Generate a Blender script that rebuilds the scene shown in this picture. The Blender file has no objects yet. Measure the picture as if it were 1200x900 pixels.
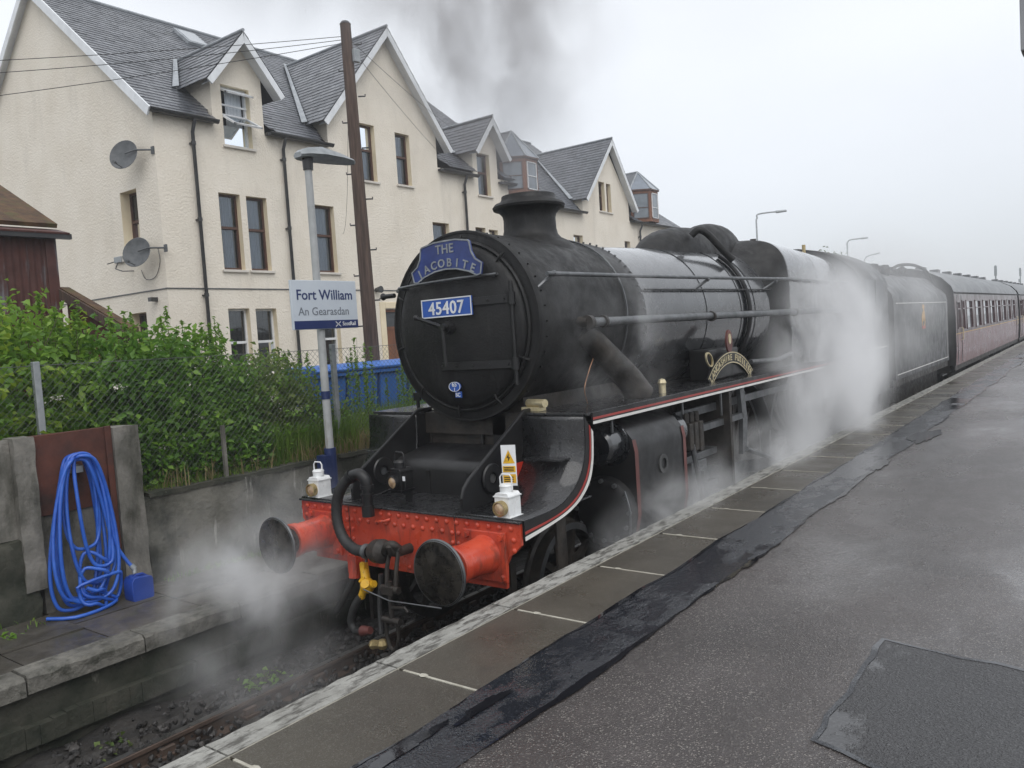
import bpy, bmesh, math, random
import numpy as np
from mathutils import Vector, Matrix, Euler
from mathutils.geometry import tessellate_polygon

SC = bpy.context.scene
COL = SC.collection
rnd = random.Random(7)
PI = math.pi

# ------------------------------------------------------------------ camera
CAM = Vector((4.4796, -4.3682, 2.5893))
_yaw, _pit, _rol, _f = .6454, .0598, -.0638, 936.2757
fw = Vector((-math.sin(_yaw)*math.cos(_pit), math.cos(_yaw)*math.cos(_pit), -math.sin(_pit)))
r0 = Vector((math.cos(_yaw), math.sin(_yaw), 0)); u0 = r0.cross(fw)
rt = math.cos(_rol)*r0+math.sin(_rol)*u0; up = -math.sin(_rol)*r0+math.cos(_rol)*u0
cd = bpy.data.cameras.new('camera'); cam = bpy.data.objects.new('camera', cd); COL.objects.link(cam)
M = Matrix((rt, up, -fw)).transposed().to_4x4(); M.translation = CAM
cam.matrix_world = M
cd.sensor_width = 36; cd.lens = _f*36/1200; cd.clip_start = .05; cd.clip_end = 3000
SC.camera = cam

# ------------------------------------------------------------------ world and sun (wet overcast day)
SUN_EL, SUN_AZ = math.radians(52), math.radians(122)      # azimuth measured from +Y towards +X
w = bpy.data.worlds.new('World'); SC.world = w; w.use_nodes = True
nt = w.node_tree; nt.nodes.clear()
def wn(t, **k):
    n = nt.nodes.new(t)
    for a, b in k.items(): setattr(n, a, b)
    return n
wo = wn('ShaderNodeOutputWorld')
sky = wn('ShaderNodeTexSky', sky_type='NISHITA', sun_disc=False, sun_elevation=SUN_EL, sun_rotation=SUN_AZ)
hs = wn('ShaderNodeHueSaturation'); hs.inputs['Saturation'].default_value = .35
bg1 = wn('ShaderNodeBackground'); bg1.inputs['Strength'].default_value = .05
tc = wn('ShaderNodeTexCoord'); sp = wn('ShaderNodeSeparateXYZ')
cr = wn('ShaderNodeValToRGB'); e = cr.color_ramp.elements
e[0].position = 0; e[0].color = (.48, .505, .54, 1)
e[1].position = 1; e[1].color = (.98, 1.0, 1.03, 1)
for p_, c_ in ((.04, (.50, .525, .565, 1)), (.16, (.66, .685, .725, 1)), (.30, (.79, .815, .85, 1)), (.55, (.88, .91, .95, 1))):
    q_ = e.new(p_); q_.color = c_
nz = wn('ShaderNodeTexNoise'); nz.inputs['Scale'].default_value = 2.2; nz.inputs['Detail'].default_value = 4
mp = wn('ShaderNodeMapping'); mp.inputs['Scale'].default_value = (1, 1, 2.2)
mr = wn('ShaderNodeMapRange'); mr.inputs[1].default_value = .3; mr.inputs[2].default_value = .7; mr.inputs[3].default_value = .95; mr.inputs[4].default_value = 1.04
vm = wn('ShaderNodeVectorMath', operation='SCALE')
bg2 = wn('ShaderNodeBackground'); bg2.inputs['Strength'].default_value = 1.0
ad = wn('ShaderNodeAddShader'); L = nt.links.new
L(sky.outputs[0], hs.inputs['Color']); L(hs.outputs[0], bg1.inputs['Color'])
L(tc.outputs['Generated'], sp.inputs[0]); L(sp.outputs[2], cr.inputs[0])
L(tc.outputs['Generated'], mp.inputs[0]); L(mp.outputs[0], nz.inputs['Vector']); L(nz.outputs[0], mr.inputs[0])
L(cr.outputs[0], vm.inputs[0]); L(mr.outputs[0], vm.inputs['Scale']); L(vm.outputs[0], bg2.inputs['Color'])
L(bg1.outputs[0], ad.inputs[0]); L(bg2.outputs[0], ad.inputs[1]); L(ad.outputs[0], wo.inputs['Surface'])

sl = bpy.data.lights.new('sun', 'SUN'); sl.energy = 1.35; sl.angle = math.radians(50); sl.color = (1, .975, .94)
so = bpy.data.objects.new('sun', sl); COL.objects.link(so)
sd = Vector((math.sin(SUN_AZ)*math.cos(SUN_EL), math.cos(SUN_AZ)*math.cos(SUN_EL), math.sin(SUN_EL)))
so.rotation_euler = sd.to_track_quat('Z', 'Y').to_euler(); so.location = (10, -10, 30)
SC.view_settings.view_transform = 'Standard'; SC.view_settings.look = 'None'
SC.view_settings.exposure = 0; SC.view_settings.gamma = 1
SC.render.engine = 'CYCLES'
SC.cycles.max_bounces = 9; SC.cycles.volume_bounces = 5
SC.cycles.volume_step_rate = 1.5; SC.cycles.volume_max_steps = 96
SC.cycles.transparent_max_bounces = 16
SC.cycles.use_denoising = True

# ------------------------------------------------------------------ materials
MATS = {}
def mat(name, c1, c2=None, scale=4, rough=.6, rough2=None, bump=0, bscale=60, metal=0, coat=0, coat_r=.1,
        stretch=(1, 1, 1), island=0, obj=0, spec=.5, detail=6, contrast=(.35, .65), world=True, rscale=None,
        speck=None, speck_scale=200, streak=None):
    m = bpy.data.materials.new(name); m.use_nodes = True; n = m.node_tree; N = n.nodes; l = n.links.new
    b = N['Principled BSDF']
    b.inputs['Roughness'].default_value = rough; b.inputs['Metallic'].default_value = metal
    b.inputs['Coat Weight'].default_value = coat; b.inputs['Coat Roughness'].default_value = coat_r
    b.inputs['Specular IOR Level'].default_value = spec
    geo = N.new('ShaderNodeNewGeometry'); mpg = N.new('ShaderNodeMapping'); mpg.inputs['Scale'].default_value = stretch
    if world: l(geo.outputs['Position'], mpg.inputs[0])
    else:
        t = N.new('ShaderNodeTexCoord'); l(t.outputs['Object'], mpg.inputs[0])
    def noise(s, d=detail):
        z = N.new('ShaderNodeTexNoise'); z.inputs['Scale'].default_value = s; z.inputs['Detail'].default_value = d
        z.inputs['Roughness'].default_value = .62
        l(mpg.outputs[0], z.inputs['Vector']); return z
    def mrange(src, a, b_, c, d):
        x = N.new('ShaderNodeMapRange'); x.inputs[1].default_value = a; x.inputs[2].default_value = b_
        x.inputs[3].default_value = c; x.inputs[4].default_value = d; l(src, x.inputs[0]); return x.outputs[0]
    c2 = c2 or tuple(min(1, v*1.25) for v in c1)
    mx = N.new('ShaderNodeMix'); mx.data_type = 'RGBA'
    mx.inputs[6].default_value = (*c1, 1); mx.inputs[7].default_value = (*c2, 1)
    l(mrange(noise(scale).outputs[0], contrast[0], contrast[1], 0, 1), mx.inputs[0])
    col = mx.outputs[2]
    if island or obj:
        hv = N.new('ShaderNodeHueSaturation'); l(col, hv.inputs['Color'])
        if island: src = geo.outputs['Random Per Island']; amt = island
        else: src = N.new('ShaderNodeObjectInfo').outputs['Random']; amt = obj
        l(mrange(src, 0, 1, 1-amt, 1+amt), hv.inputs['Value']); l(mrange(src, 0, 1, .5+amt*.03, .5-amt*.03), hv.inputs['Hue'])
        col = hv.outputs[0]
    if speck:
        v = N.new('ShaderNodeTexVoronoi'); v.inputs['Scale'].default_value = speck_scale; l(mpg.outputs[0], v.inputs['Vector'])
        s2 = N.new('ShaderNodeSeparateColor'); l(v.outputs['Color'], s2.inputs[0])
        m2 = N.new('ShaderNodeMix'); m2.data_type = 'RGBA'; m2.inputs[7].default_value = (*speck, 1)
        l(col, m2.inputs[6]); l(mrange(s2.outputs[0], .78, .98, 0, .75), m2.inputs[0]); col = m2.outputs[2]
    if streak:      # (colour, scale xyz, lo, hi, amount): weathering with a shape of its own
        m3p = N.new('ShaderNodeMapping'); m3p.inputs['Scale'].default_value = streak[1]; l(geo.outputs['Position'], m3p.inputs[0])
        z = N.new('ShaderNodeTexNoise'); z.inputs['Scale'].default_value = 1; z.inputs['Detail'].default_value = 7
        z.inputs['Roughness'].default_value = .65; l(m3p.outputs[0], z.inputs['Vector'])
        m4 = N.new('ShaderNodeMix'); m4.data_type = 'RGBA'; m4.inputs[7].default_value = (*streak[0], 1)
        l(col, m4.inputs[6]); l(mrange(z.outputs[0], streak[2], streak[3], 0, streak[4]), m4.inputs[0]); col = m4.outputs[2]
    l(col, b.inputs['Base Color'])
    if rough2 is not None:
        l(mrange(noise(rscale or scale*1.7).outputs[0], .38, .62, rough, rough2), b.inputs['Roughness'])
    if bump:
        bp = N.new('ShaderNodeBump'); bp.inputs['Strength'].default_value = min(1, bump); bp.inputs['Distance'].default_value = .01*max(1, bump)
        l(noise(bscale, 4).outputs[0], bp.inputs['Height']); l(bp.outputs[0], b.inputs['Normal'])
    MATS[name] = m; return m

black = mat('black_loco_paint', (.006, .006, .007), (.014, .0135, .0135), 3, .34, .55, bump=.08, bscale=14, coat=.12, coat_r=.25, spec=.4)
sootblk = mat('matt_smokebox_black', (.006, .006, .0065), (.014, .0135, .013), 5, .46, .66, bump=.35, bscale=50, spec=.34, streak=((.055, .053, .05), (4.5, 4.5, .7), .56, .76, .55))
gloss = mat('wet_boiler_black', (.005, .006, .008), (.010, .011, .013), 2, .20, .34, bump=.03, bscale=9, coat=1, coat_r=.10)
grimy = mat('oily_frame_black', (.010, .009, .008), (.035, .028, .022), 6, .45, .75, bump=.4, bscale=40)
wetplate = mat('wet_footplate_black', (.010, .010, .011), (.020, .020, .022), 8, .12, .5, bump=.9, bscale=70, coat=.6, coat_r=.08)
steel = mat('oiled_bare_steel', (.16, .155, .15), (.30, .29, .28), 10, .3, .55, metal=1, bump=.1)
dullsteel = mat('grey_handrail_steel', (.10, .105, .11), (.17, .175, .18), 8, .32, .5, metal=.7, bump=.08)
bufface = mat('greased_buffer_face', (.018, .017, .016), (.07, .062, .052), 7, .14, .5, metal=.7, contrast=(.42, .58), bump=.2, bscale=25)
redbeam = mat('vermilion_beam_paint', (.42, .042, .020), (.55, .070, .030), 5, .26, .5, bump=.35, bscale=26, coat=.45, coat_r=.15,
              streak=((.075, .028, .02), (11, 11, 3.2), .53, .70, .8))
white = mat('white_paint', (.62, .63, .64), (.78, .79, .80), 6, .4, .55)
lining_w = mat('white_lining', (.62, .61, .58), (.74, .73, .70), 6, .4)
lining_r = mat('red_lining', (.30, .035, .03), (.38, .05, .04), 6, .4)
lampwhite = mat('lamp_white_enamel', (.66, .67, .67), (.78, .79, .79), 14, .35, .5, streak=((.25, .17, .10), (40, 40, 18), .6, .75, .7))
lens = mat('amber_lamp_glass', (.26, .17, .10), (.50, .36, .22), 30, .12, coat=1, coat_r=.05)
plateblue = mat('headboard_blue', (.010, .024, .13), (.022, .05, .22), 6, .35, .55, coat=.3)
plategrey = mat('worn_silver_letters', (.17, .185, .20), (.30, .32, .34), 12, .5)
numblue = mat('number_plate_blue', (.02, .08, .33), (.03, .10, .40), 5, .35)
rubber = mat('black_rubber_hose', (.014, .014, .014), (.025, .025, .025), 12, .5, .65, bump=.2, bscale=60)
yellow = mat('yellow_cock_paint', (.62, .33, .01), (.75, .44, .02), 12, .45, streak=((.12, .07, .03), (40, 40, 40), .56, .7, .8))
brass = mat('dull_brass', (.36, .27, .13), (.52, .42, .22), 20, .4, .55, metal=.8)
brassl = mat('polished_brass', (.55, .46, .27), (.70, .62, .42), 20, .3, .5, metal=.6)
copper = mat('copper_pipe', (.30, .16, .09), (.40, .22, .13), 14, .4, metal=.8)
coverred = mat('dull_red_strip', (.09, .028, .024), (.14, .045, .038), 8, .45)
boltmat = mat('dark_bolt', (.03, .03, .03), (.07, .07, .07), 10, .5)
harl = mat('cream_harled_wall', (.70, .635, .535), (.78, .72, .625), 1.1, .9, bump=2.2, bscale=20, contrast=(.3, .7), detail=10,
           streak=((.44, .40, .34), (1.7, 1.7, .4), .54, .80, .42))
harl2 = mat('cream_painted_margin', (.70, .60, .42), (.77, .67, .49), 2, .8, bump=.1, bscale=30)
stone_sill = mat('pale_sill_stone', (.52, .49, .44), (.64, .60, .54), 4, .8, bump=.1)
bargew = mat('white_bargeboard', (.62, .64, .66), (.74, .76, .78), 3, .5, streak=((.30, .32, .32), (5, 5, 5), .6, .8, .5))
slate = mat('wet_blue_grey_slate', (.055, .06, .07), (.095, .10, .115), 1.5, .28, .5, island=.24, bump=.25, bscale=22, coat=.3, coat_r=.25,
            streak=((.14, .15, .13), (1.2, 1.2, 1.2), .62, .8, .5))
slatebase = mat('dark_slate_underlay', (.03, .03, .034), (.045, .045, .05), 4, .6)
lead = mat('lead_flashing', (.22, .24, .26), (.34, .36, .38), 5, .5, .6)
gutter = mat('black_cast_gutter', (.012, .012, .014), (.03, .03, .03), 4, .4, coat=.2)
brownf = mat('brown_window_frame', (.060, .026, .016), (.085, .036, .022), 8, .5)
whitef = mat('white_window_frame', (.60, .61, .62), (.72, .73, .74), 8, .45)
oakf = mat('orange_stained_timber', (.13, .045, .02), (.20, .075, .03), 6, .5, stretch=(1, 1, .2))
curtain = mat('pale_curtain', (.50, .53, .57), (.66, .69, .73), 6, .9, stretch=(9, 9, .4))
blind = mat('brown_blind', (.16, .13, .10), (.24, .20, .16), 6, .9, stretch=(.3, .3, 14))
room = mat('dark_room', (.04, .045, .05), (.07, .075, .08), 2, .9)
dishm = mat('grey_dish_metal', (.055, .06, .063), (.10, .105, .11), 8, .55)
timber = mat('creosoted_pole', (.055, .035, .027), (.12, .08, .062), 6, .85, stretch=(6, 6, .35), bump=.6, bscale=30,
             streak=((.035, .025, .02), (14, 14, .8), .5, .7, .8))
galv = mat('galvanised_steel', (.26, .28, .29), (.36, .38, .39), 8, .5, .6, metal=.4, streak=((.14, .11, .08), (7, 7, 4), .62, .8, .6))
polegrey = mat('grey_lamp_post', (.36, .37, .37), (.46, .47, .47), 5, .55, streak=((.16, .13, .09), (14, 14, 2.5), .6, .78, .7))
navy = mat('navy_paint', (.012, .025, .09), (.02, .035, .12), 6, .5)
signw = mat('sign_pale_grey', (.55, .60, .66), (.60, .65, .70), 3, .4)
signnavy = mat('sign_navy_ink', (.015, .03, .12), (.02, .035, .13), 3, .4)
signgrey = mat('sign_grey_ink', (.16, .18, .21), (.2, .22, .25), 3, .5)
binblue = mat('blue_bin_plastic', (.03, .12, .42), (.045, .16, .50), 3, .45, .6)
hoseblue = mat('blue_hose_pvc', (.014, .075, .40), (.028, .12, .50), 10, .3, .42, coat=.2)
canblue = mat('dark_blue_jerrycan', (.010, .04, .24), (.016, .055, .30), 5, .35, .5)
rust = mat('rusted_steel_plate', (.055, .020, .014), (.11, .034, .021), 3.5, .7, .85, bump=.35, bscale=40,
           streak=((.028, .02, .018), (3, 3, 5), .52, .7, .8))
corr = mat('rusty_corrugated_iron', (.055, .018, .014), (.085, .028, .021), 3, .7, .85, bump=.2,
           streak=((.20, .23, .25), (4, 4, .5), .56, .68, .85))
mossroof = mat('mossy_felt_roof', (.045, .022, .012), (.11, .06, .025), 5, .9, bump=.8, bscale=35, streak=((.06, .06, .015), (6, 6, 6), .5, .7, .8))
conc = mat('weathered_concrete', (.12, .115, .10), (.24, .225, .20), 3, .85, bump=.8, bscale=30, streak=((.035, .035, .025), (2.6, 2.6, 1.1), .46, .64, .9))
wallconc = mat('stained_wall_concrete', (.026, .027, .020), (.15, .143, .12), 2.0, .8, bump=1.6, bscale=22, detail=11, contrast=(.40, .60),
               streak=((.38, .37, .34), (8, 8, 1.3), .60, .70, .75))
mossc = mat('mossy_dark_stone', (.018, .022, .013), (.055, .053, .04), 5, .85, bump=1.2, bscale=20, detail=9, streak=((.26, .25, .21), (9, 9, 4), .64, .74, .5))
flag = mat('wet_brown_flagstone', (.045, .040, .034), (.085, .076, .064), 4, .35, .7, obj=.22, bump=.35, bscale=45, coat=.15,
           streak=((.05, .055, .018), (3.5, 3.5, 3.5), .58, .72, .8))
edgest = mat('rough_edge_stone', (.075, .072, .062), (.17, .162, .14), 7, .7, bump=1.4, bscale=38, detail=9, obj=.15, streak=((.04, .04, .03), (9, 9, 9), .5, .66, .9))
coping = mat('brown_coping_slab', (.042, .036, .027), (.066, .057, .043), 1.8, .20, .45, obj=.13, bump=.3, bscale=130, speck=(.12, .11, .095), speck_scale=210,
             rscale=1.1, streak=((.022, .019, .015), (1.5, 1.5, 1.5), .54, .68, .7))
whiteline = mat('worn_white_edge_paint', (.22, .215, .195), (.33, .325, .30), 9, .6, bump=1.2, bscale=45, obj=.1, detail=10,
                streak=((.06, .056, .048), (26, 7, 26), .48, .60, .9))
mortar = mat('pale_joint_mortar', (.30, .28, .23), (.42, .40, .34), 14, .7, bump=.5)
ballast = mat('ballast_ground', (.016, .015, .014), (.038, .034, .03), 6, .6, .85, bump=1.5, bscale=28, detail=8)
stonem = mat('ballast_stone', (.018, .017, .017), (.045, .040, .036), 9, .4, .7, island=.4, bump=.3)
railm = mat('rusty_rail_side', (.05, .035, .026), (.09, .06, .045), 8, .7, bump=.4)
railtop = mat('worn_rail_head', (.16, .155, .15), (.26, .25, .24), 5, .25, .4, metal=.9)
sleeperm = mat('dark_sleeper', (.025, .022, .02), (.05, .045, .038), 8, .7, bump=.6)
soil = mat('bank_soil', (.035, .03, .02), (.075, .065, .04), 3, .9, bump=1.2, bscale=15)
yardm = mat('yard_ground', (.10, .10, .09), (.16, .155, .14), 1, .8, bump=.5, bscale=10)
leafA = mat('bramble_leaf', (.055, .135, .022), (.12, .24, .035), 1.3, .42, .6, island=.42, spec=.4)
leafB = mat('willowherb_leaf', (.09, .20, .030), (.18, .31, .045), 1.3, .42, .6, island=.38, spec=.4)
leafY = mat('yellow_green_leaf', (.15, .24, .03), (.26, .36, .05), 1.3, .42, .6, island=.3, spec=.4)
leafC = mat('olive_shrub_leaf', (.07, .12, .03), (.15, .20, .06), 1.3, .5, .6, island=.42, spec=.3)
grassm = mat('long_grass_blade', (.075, .155, .025), (.17, .24, .05), 1.6, .5, island=.4, spec=.3)
drym = mat('dry_grass_blade', (.16, .13, .06), (.26, .22, .12), 2, .7, island=.3, spec=.2)
flower = mat('white_elder_flower', (.55, .52, .44), (.70, .68, .60), 20, .8, island=.2)
stemm = mat('brown_green_stem', (.06, .05, .025), (.09, .08, .04), 6, .7)
fartree = mat('far_tree_leaf', (.05, .08, .03), (.09, .12, .05), .6, .7, island=.3, spec=.2)
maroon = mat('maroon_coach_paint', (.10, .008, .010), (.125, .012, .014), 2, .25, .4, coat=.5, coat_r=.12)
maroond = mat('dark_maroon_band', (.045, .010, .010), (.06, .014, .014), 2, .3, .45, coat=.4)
coachroof = mat('grey_coach_roof', (.10, .105, .11), (.16, .165, .17), 2, .35, .5)
steamwhite = mat('pale_tin_cover', (.15, .155, .16), (.20, .205, .21), 5, .45)
cabglass = mat('dim_cab_glass', (.03, .035, .04), (.05, .055, .06), 4, .35, spec=.3)
greybox = mat('grey_canopy_panel', (.22, .225, .235), (.30, .305, .315), 3, .5, stretch=(8, 8, .4))
warnred = mat('red_board', (.45, .03, .015), (.52, .04, .02), 5, .4)
wire = mat('grey_wire', (.08, .09, .08), (.14, .15, .14), 9, .6, metal=.3)
blackwire = mat('black_cable', (.015, .015, .016), (.02, .02, .02), 9, .6)
gild = mat('gilt_emblem', (.50, .28, .06), (.62, .38, .10), 12, .5)
emred = mat('emblem_red', (.35, .03, .02), (.42, .05, .03), 12, .5)

mat_pane = mat('reflecting_pane', (.10, .12, .14), (.16, .19, .22), 2, .05, coat=1, coat_r=.03)
mat_hip = mat('glazed_lead_hip', (.12, .14, .17), (.18, .21, .25), 2, .12, .25, coat=.6)
def translucent(m, c, f=.38):      # thin leaves let light through
    N = m.node_tree.nodes; l = m.node_tree.links.new; b = N['Principled BSDF']; o = N['Material Output']
    t = N.new('ShaderNodeBsdfTranslucent'); x = N.new('ShaderNodeMixShader'); x.inputs[0].default_value = f; t.inputs[0].default_value = (*c, 1)
    l(b.outputs[0], x.inputs[1]); l(t.outputs[0], x.inputs[2]); l(x.outputs[0], o.inputs['Surface'])
for m_, c_ in ((leafA, (.16, .34, .04)), (leafB, (.24, .42, .05)), (leafY, (.34, .48, .05)), (leafC, (.2, .28, .07)), (grassm, (.2, .32, .06)), (drym, (.4, .33, .16)), (fartree, (.12, .18, .06))): translucent(m_, c_)
def glassmat():
    m = bpy.data.materials.new('window_glass'); m.use_nodes = True; n = m.node_tree; N = n.nodes; l = n.links.new
    N.remove(N['Principled BSDF']); o = N['Material Output']
    t = N.new('ShaderNodeBsdfTransparent'); t.inputs[0].default_value = (.62, .68, .74, 1)
    g = N.new('ShaderNodeBsdfGlossy'); g.inputs['Roughness'].default_value = .03; g.inputs['Color'].default_value = (.9, .95, 1, 1)
    f = N.new('ShaderNodeFresnel'); f.inputs[0].default_value = 1.9
    x = N.new('ShaderNodeMixShader'); l(f.outputs[0], x.inputs[0]); l(t.outputs[0], x.inputs[1]); l(g.outputs[0], x.inputs[2]); l(x.outputs[0], o.inputs[0])
    return m
glass = glassmat()

def tarmac(name, c1, c2, base_r, wet_r, wscale, wlo, whi, grain=170, bumpd=.004, peb=(.17, .16, .155), lump=.5):
    """wet asphalt: aggregate grain, polished stones, and water film that fills the grain where the surface is low"""
    m = bpy.data.materials.new(name); m.use_nodes = True; n = m.node_tree; N = n.nodes; l = n.links.new
    b = N['Principled BSDF']; g = N.new('ShaderNodeNewGeometry')
    def mrg(src, a, b_, c, d):
        x = N.new('ShaderNodeMapRange'); x.inputs[1].default_value = a; x.inputs[2].default_value = b_
        x.inputs[3].default_value = c; x.inputs[4].default_value = d; l(src, x.inputs[0]); return x.outputs[0]
    def nz(s, d=5, st=None):
        z = N.new('ShaderNodeTexNoise'); z.inputs['Scale'].default_value = s; z.inputs['Detail'].default_value = d; z.inputs['Roughness'].default_value = .65
        if st:
            q = N.new('ShaderNodeMapping'); q.inputs['Scale'].default_value = st; l(g.outputs['Position'], q.inputs[0]); l(q.outputs[0], z.inputs['Vector'])
        else: l(g.outputs['Position'], z.inputs['Vector'])
        return z.outputs[0]
    v = N.new('ShaderNodeTexVoronoi'); v.inputs['Scale'].default_value = grain; l(g.outputs['Position'], v.inputs['Vector'])
    v2 = N.new('ShaderNodeTexVoronoi'); v2.inputs['Scale'].default_value = grain*.42; l(g.outputs['Position'], v2.inputs['Vector'])
    s = N.new('ShaderNodeSeparateColor'); l(v.outputs['Color'], s.inputs[0])
    mx = N.new('ShaderNodeMix'); mx.data_type = 'RGBA'; mx.inputs[6].default_value = (*c1, 1); mx.inputs[7].default_value = (*c2, 1)
    l(mrg(nz(1.3, 7), .35, .65, 0, 1), mx.inputs[0])
    m2 = N.new('ShaderNodeMix'); m2.data_type = 'RGBA'; m2.inputs[7].default_value = (*peb, 1); l(mx.outputs[2], m2.inputs[6]); l(mrg(s.outputs[0], .86, .99, 0, .85), m2.inputs[0])
    l(m2.outputs[2], b.inputs['Base Color'])
    wet = mrg(nz(wscale, 6, (1, .55, 1)), wlo, whi, 0, 1)
    rr = N.new('ShaderNodeMix'); rr.data_type = 'FLOAT'; rr.inputs[2].default_value = base_r; rr.inputs[3].default_value = wet_r; l(wet, rr.inputs[0])
    l(rr.outputs[0], b.inputs['Roughness'])
    add = N.new('ShaderNodeMath'); add.operation = 'ADD'; l(v.outputs['Distance'], add.inputs[0]); l(v2.outputs['Distance'], add.inputs[1])
    add2 = N.new('ShaderNodeMath'); add2.operation = 'MULTIPLY'; l(add.outputs[0], add2.inputs[0]); l(mrg(wet, 0, 1, 1, .12), add2.inputs[1])
    bp = N.new('ShaderNodeBump'); bp.inputs['Strength'].default_value = .8; bp.inputs['Distance'].default_value = bumpd; l(add2.outputs[0], bp.inputs['Height'])
    bp2 = N.new('ShaderNodeBump'); bp2.inputs['Strength'].default_value = lump; bp2.inputs['Distance'].default_value = .01; l(nz(14, 4), bp2.inputs['Height']); l(bp.outputs[0], bp2.inputs['Normal'])
    l(bp2.outputs[0], b.inputs['Normal']); b.inputs['Specular IOR Level'].default_value = .5
    b.inputs['Coat Weight'].default_value = .28; b.inputs['Coat Roughness'].default_value = .10; l(bp2.outputs[0], b.inputs['Coat Normal'])
    return m
tar = tarmac('wet_red_grey_tarmac', (.036, .030, .028), (.064, .054, .051), .36, .10, .8, .40, .66, grain=190, bumpd=.005, peb=(.22, .20, .18))
strip = tarmac('black_wet_tar_strip', (.010, .011, .015), (.018, .020, .025), .34, .03, 2.0, .46, .54, grain=150, bumpd=.0028, peb=(.05, .055, .065), lump=.14)
patchm = tarmac('dark_tarmac_patch', (.016, .015, .016), (.028, .027, .028), .40, .012, 1.35, .50, .55, grain=140, bumpd=.0045, peb=(.06, .06, .06), lump=.2)

# ------------------------------------------------------------------ mesh helpers
WL = {}
def tag(o, label=None, cat=None, group=None, kind=None):
    if label: o['label'] = label
    if cat: o['category'] = cat
    if group: o['group'] = group
    if kind: o['kind'] = kind
    return o
def thing(name, label, cat, loc=(0, 0, 0), group=None):
    o = bpy.data.objects.new(name, None); COL.objects.link(o); o.location = loc; WL[o.name] = Vector(loc)
    o.empty_display_size = .2
    return tag(o, label, cat, group)
class MB:
    def __init__(s): s.v = []; s.f = []
    def poly(s, pts, faces=None):
        k = len(s.v); s.v += [tuple(p) for p in pts]
        for f in (faces or [range(len(pts))]): s.f.append(tuple(k+i for i in f))
        return s
    def box(s, x0, x1, y0, y1, z0, z1, M=None):
        P = [Vector((x, y, z)) for z in (z0, z1) for y in (y0, y1) for x in (x0, x1)]
        if M: P = [M @ p for p in P]
        return s.poly(P, [(0, 2, 3, 1), (4, 5, 7, 6), (0, 1, 5, 4), (2, 6, 7, 3), (0, 4, 6, 2), (1, 3, 7, 5)])
    def ring(s, c, ax, r, n, ref=None):
        ax = Vector(ax).normalized(); a = ref or (Vector((0, 0, 1)) if abs(ax.z) < .9 else Vector((1, 0, 0)))
        u = (a-ax*a.dot(ax)).normalized(); w_ = ax.cross(u)
        return [Vector(c)+r*(math.cos(t)*u+math.sin(t)*w_) for t in (2*PI*i/n for i in range(n))]
    def cyl(s, p0, p1, r0, r1=None, n=16, caps=True):
        r1 = r0 if r1 is None else r1; p0 = Vector(p0); p1 = Vector(p1); ax = p1-p0; k = len(s.v)
        s.v += [tuple(p) for p in s.ring(p0, ax, r0, n)]+[tuple(p) for p in s.ring(p1, ax, r1, n)]
        for i in range(n): j = (i+1) % n; s.f.append((k+i, k+j, k+n+j, k+n+i))
        if caps: s.f.append(tuple(k+n-1-i for i in range(n))); s.f.append(tuple(k+n+i for i in range(n)))
        return s
    def tube(s, path, r, n=8, caps=True, closed=False):
        P = [Vector(p) for p in path]; m = len(P); k = len(s.v); rr = r if hasattr(r, '__len__') else [r]*m
        ref = None
        for i in range(m):
            a = P[(i-1) % m] if (i > 0 or closed) else P[0]; b = P[(i+1) % m] if (i < m-1 or closed) else P[-1]
            t = (b-a).normalized()
            if ref is None: ref = Vector((0, 0, 1)) if abs(t.z) < .9 else Vector((1, 0, 0))
            ref = (ref-t*ref.dot(t)).normalized()
            s.v += [tuple(p) for p in s.ring(P[i], t, rr[i], n, ref)]
        for i in range(m if closed else m-1):
            a = k+i*n; b = k+((i+1) % m)*n
            for j in range(n): q = (j+1) % n; s.f.append((a+j, a+q, b+q, b+j))
        if caps and not closed: s.f.append(tuple(k+n-1-i for i in range(n))); s.f.append(tuple(k+(m-1)*n+i for i in range(n)))
        return s
    def lathe(s, prof, o, ax, n=32, a0=0, a1=2*PI, ref=None):
        """prof: (radius, distance along axis)"""
        ax = Vector(ax).normalized(); o = Vector(o); a = ref or (Vector((0, 0, 1)) if abs(ax.z) < .9 else Vector((1, 0, 0)))
        u = (a-ax*a.dot(ax)).normalized(); w_ = ax.cross(u); full = abs(a1-a0-2*PI) < 1e-6; cols = n if full else n+1; k = len(s.v)
        for (r, t) in prof:
            for i in range(cols):
                th = a0+(a1-a0)*i/n; s.v.append(tuple(o+ax*t+r*(math.cos(th)*u+math.sin(th)*w_)))
        for j in range(len(prof)-1):
            for i in range(n):
                q = (i+1) % cols; a_ = k+j*cols; b_ = a_+cols; s.f.append((a_+i, a_+q, b_+q, b_+i))
        return s
    def prism(s, poly, fn, t0, t1, caps=True):
        """polygon (u,v) swept from t0 to t1; fn(u,v,t)->point"""
        n = len(poly); k = len(s.v)
        s.v += [tuple(fn(u, v, t0)) for u, v in poly]+[tuple(fn(u, v, t1)) for u, v in poly]
        for i in range(n): j = (i+1) % n; s.f.append((k+i, k+j, k+n+j, k+n+i))
        if caps:
            tri = tessellate_polygon([[Vector((u, v, 0)) for u, v in poly]])
            for t in tri: s.f.append(tuple(k+i for i in t)); s.f.append(tuple(k+n+i for i in reversed(t)))
        return s
    def loft(s, secs, closed=True):
        n = len(secs[0]); k = len(s.v)
        for q in secs: s.v += [tuple(p) for p in q]
        for a in range(len(secs)-1):
            for i in range(n if closed else n-1):
                j = (i+1) % n; s.f.append((k+a*n+i, k+a*n+j, k+(a+1)*n+j, k+(a+1)*n+i))
        return s
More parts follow.
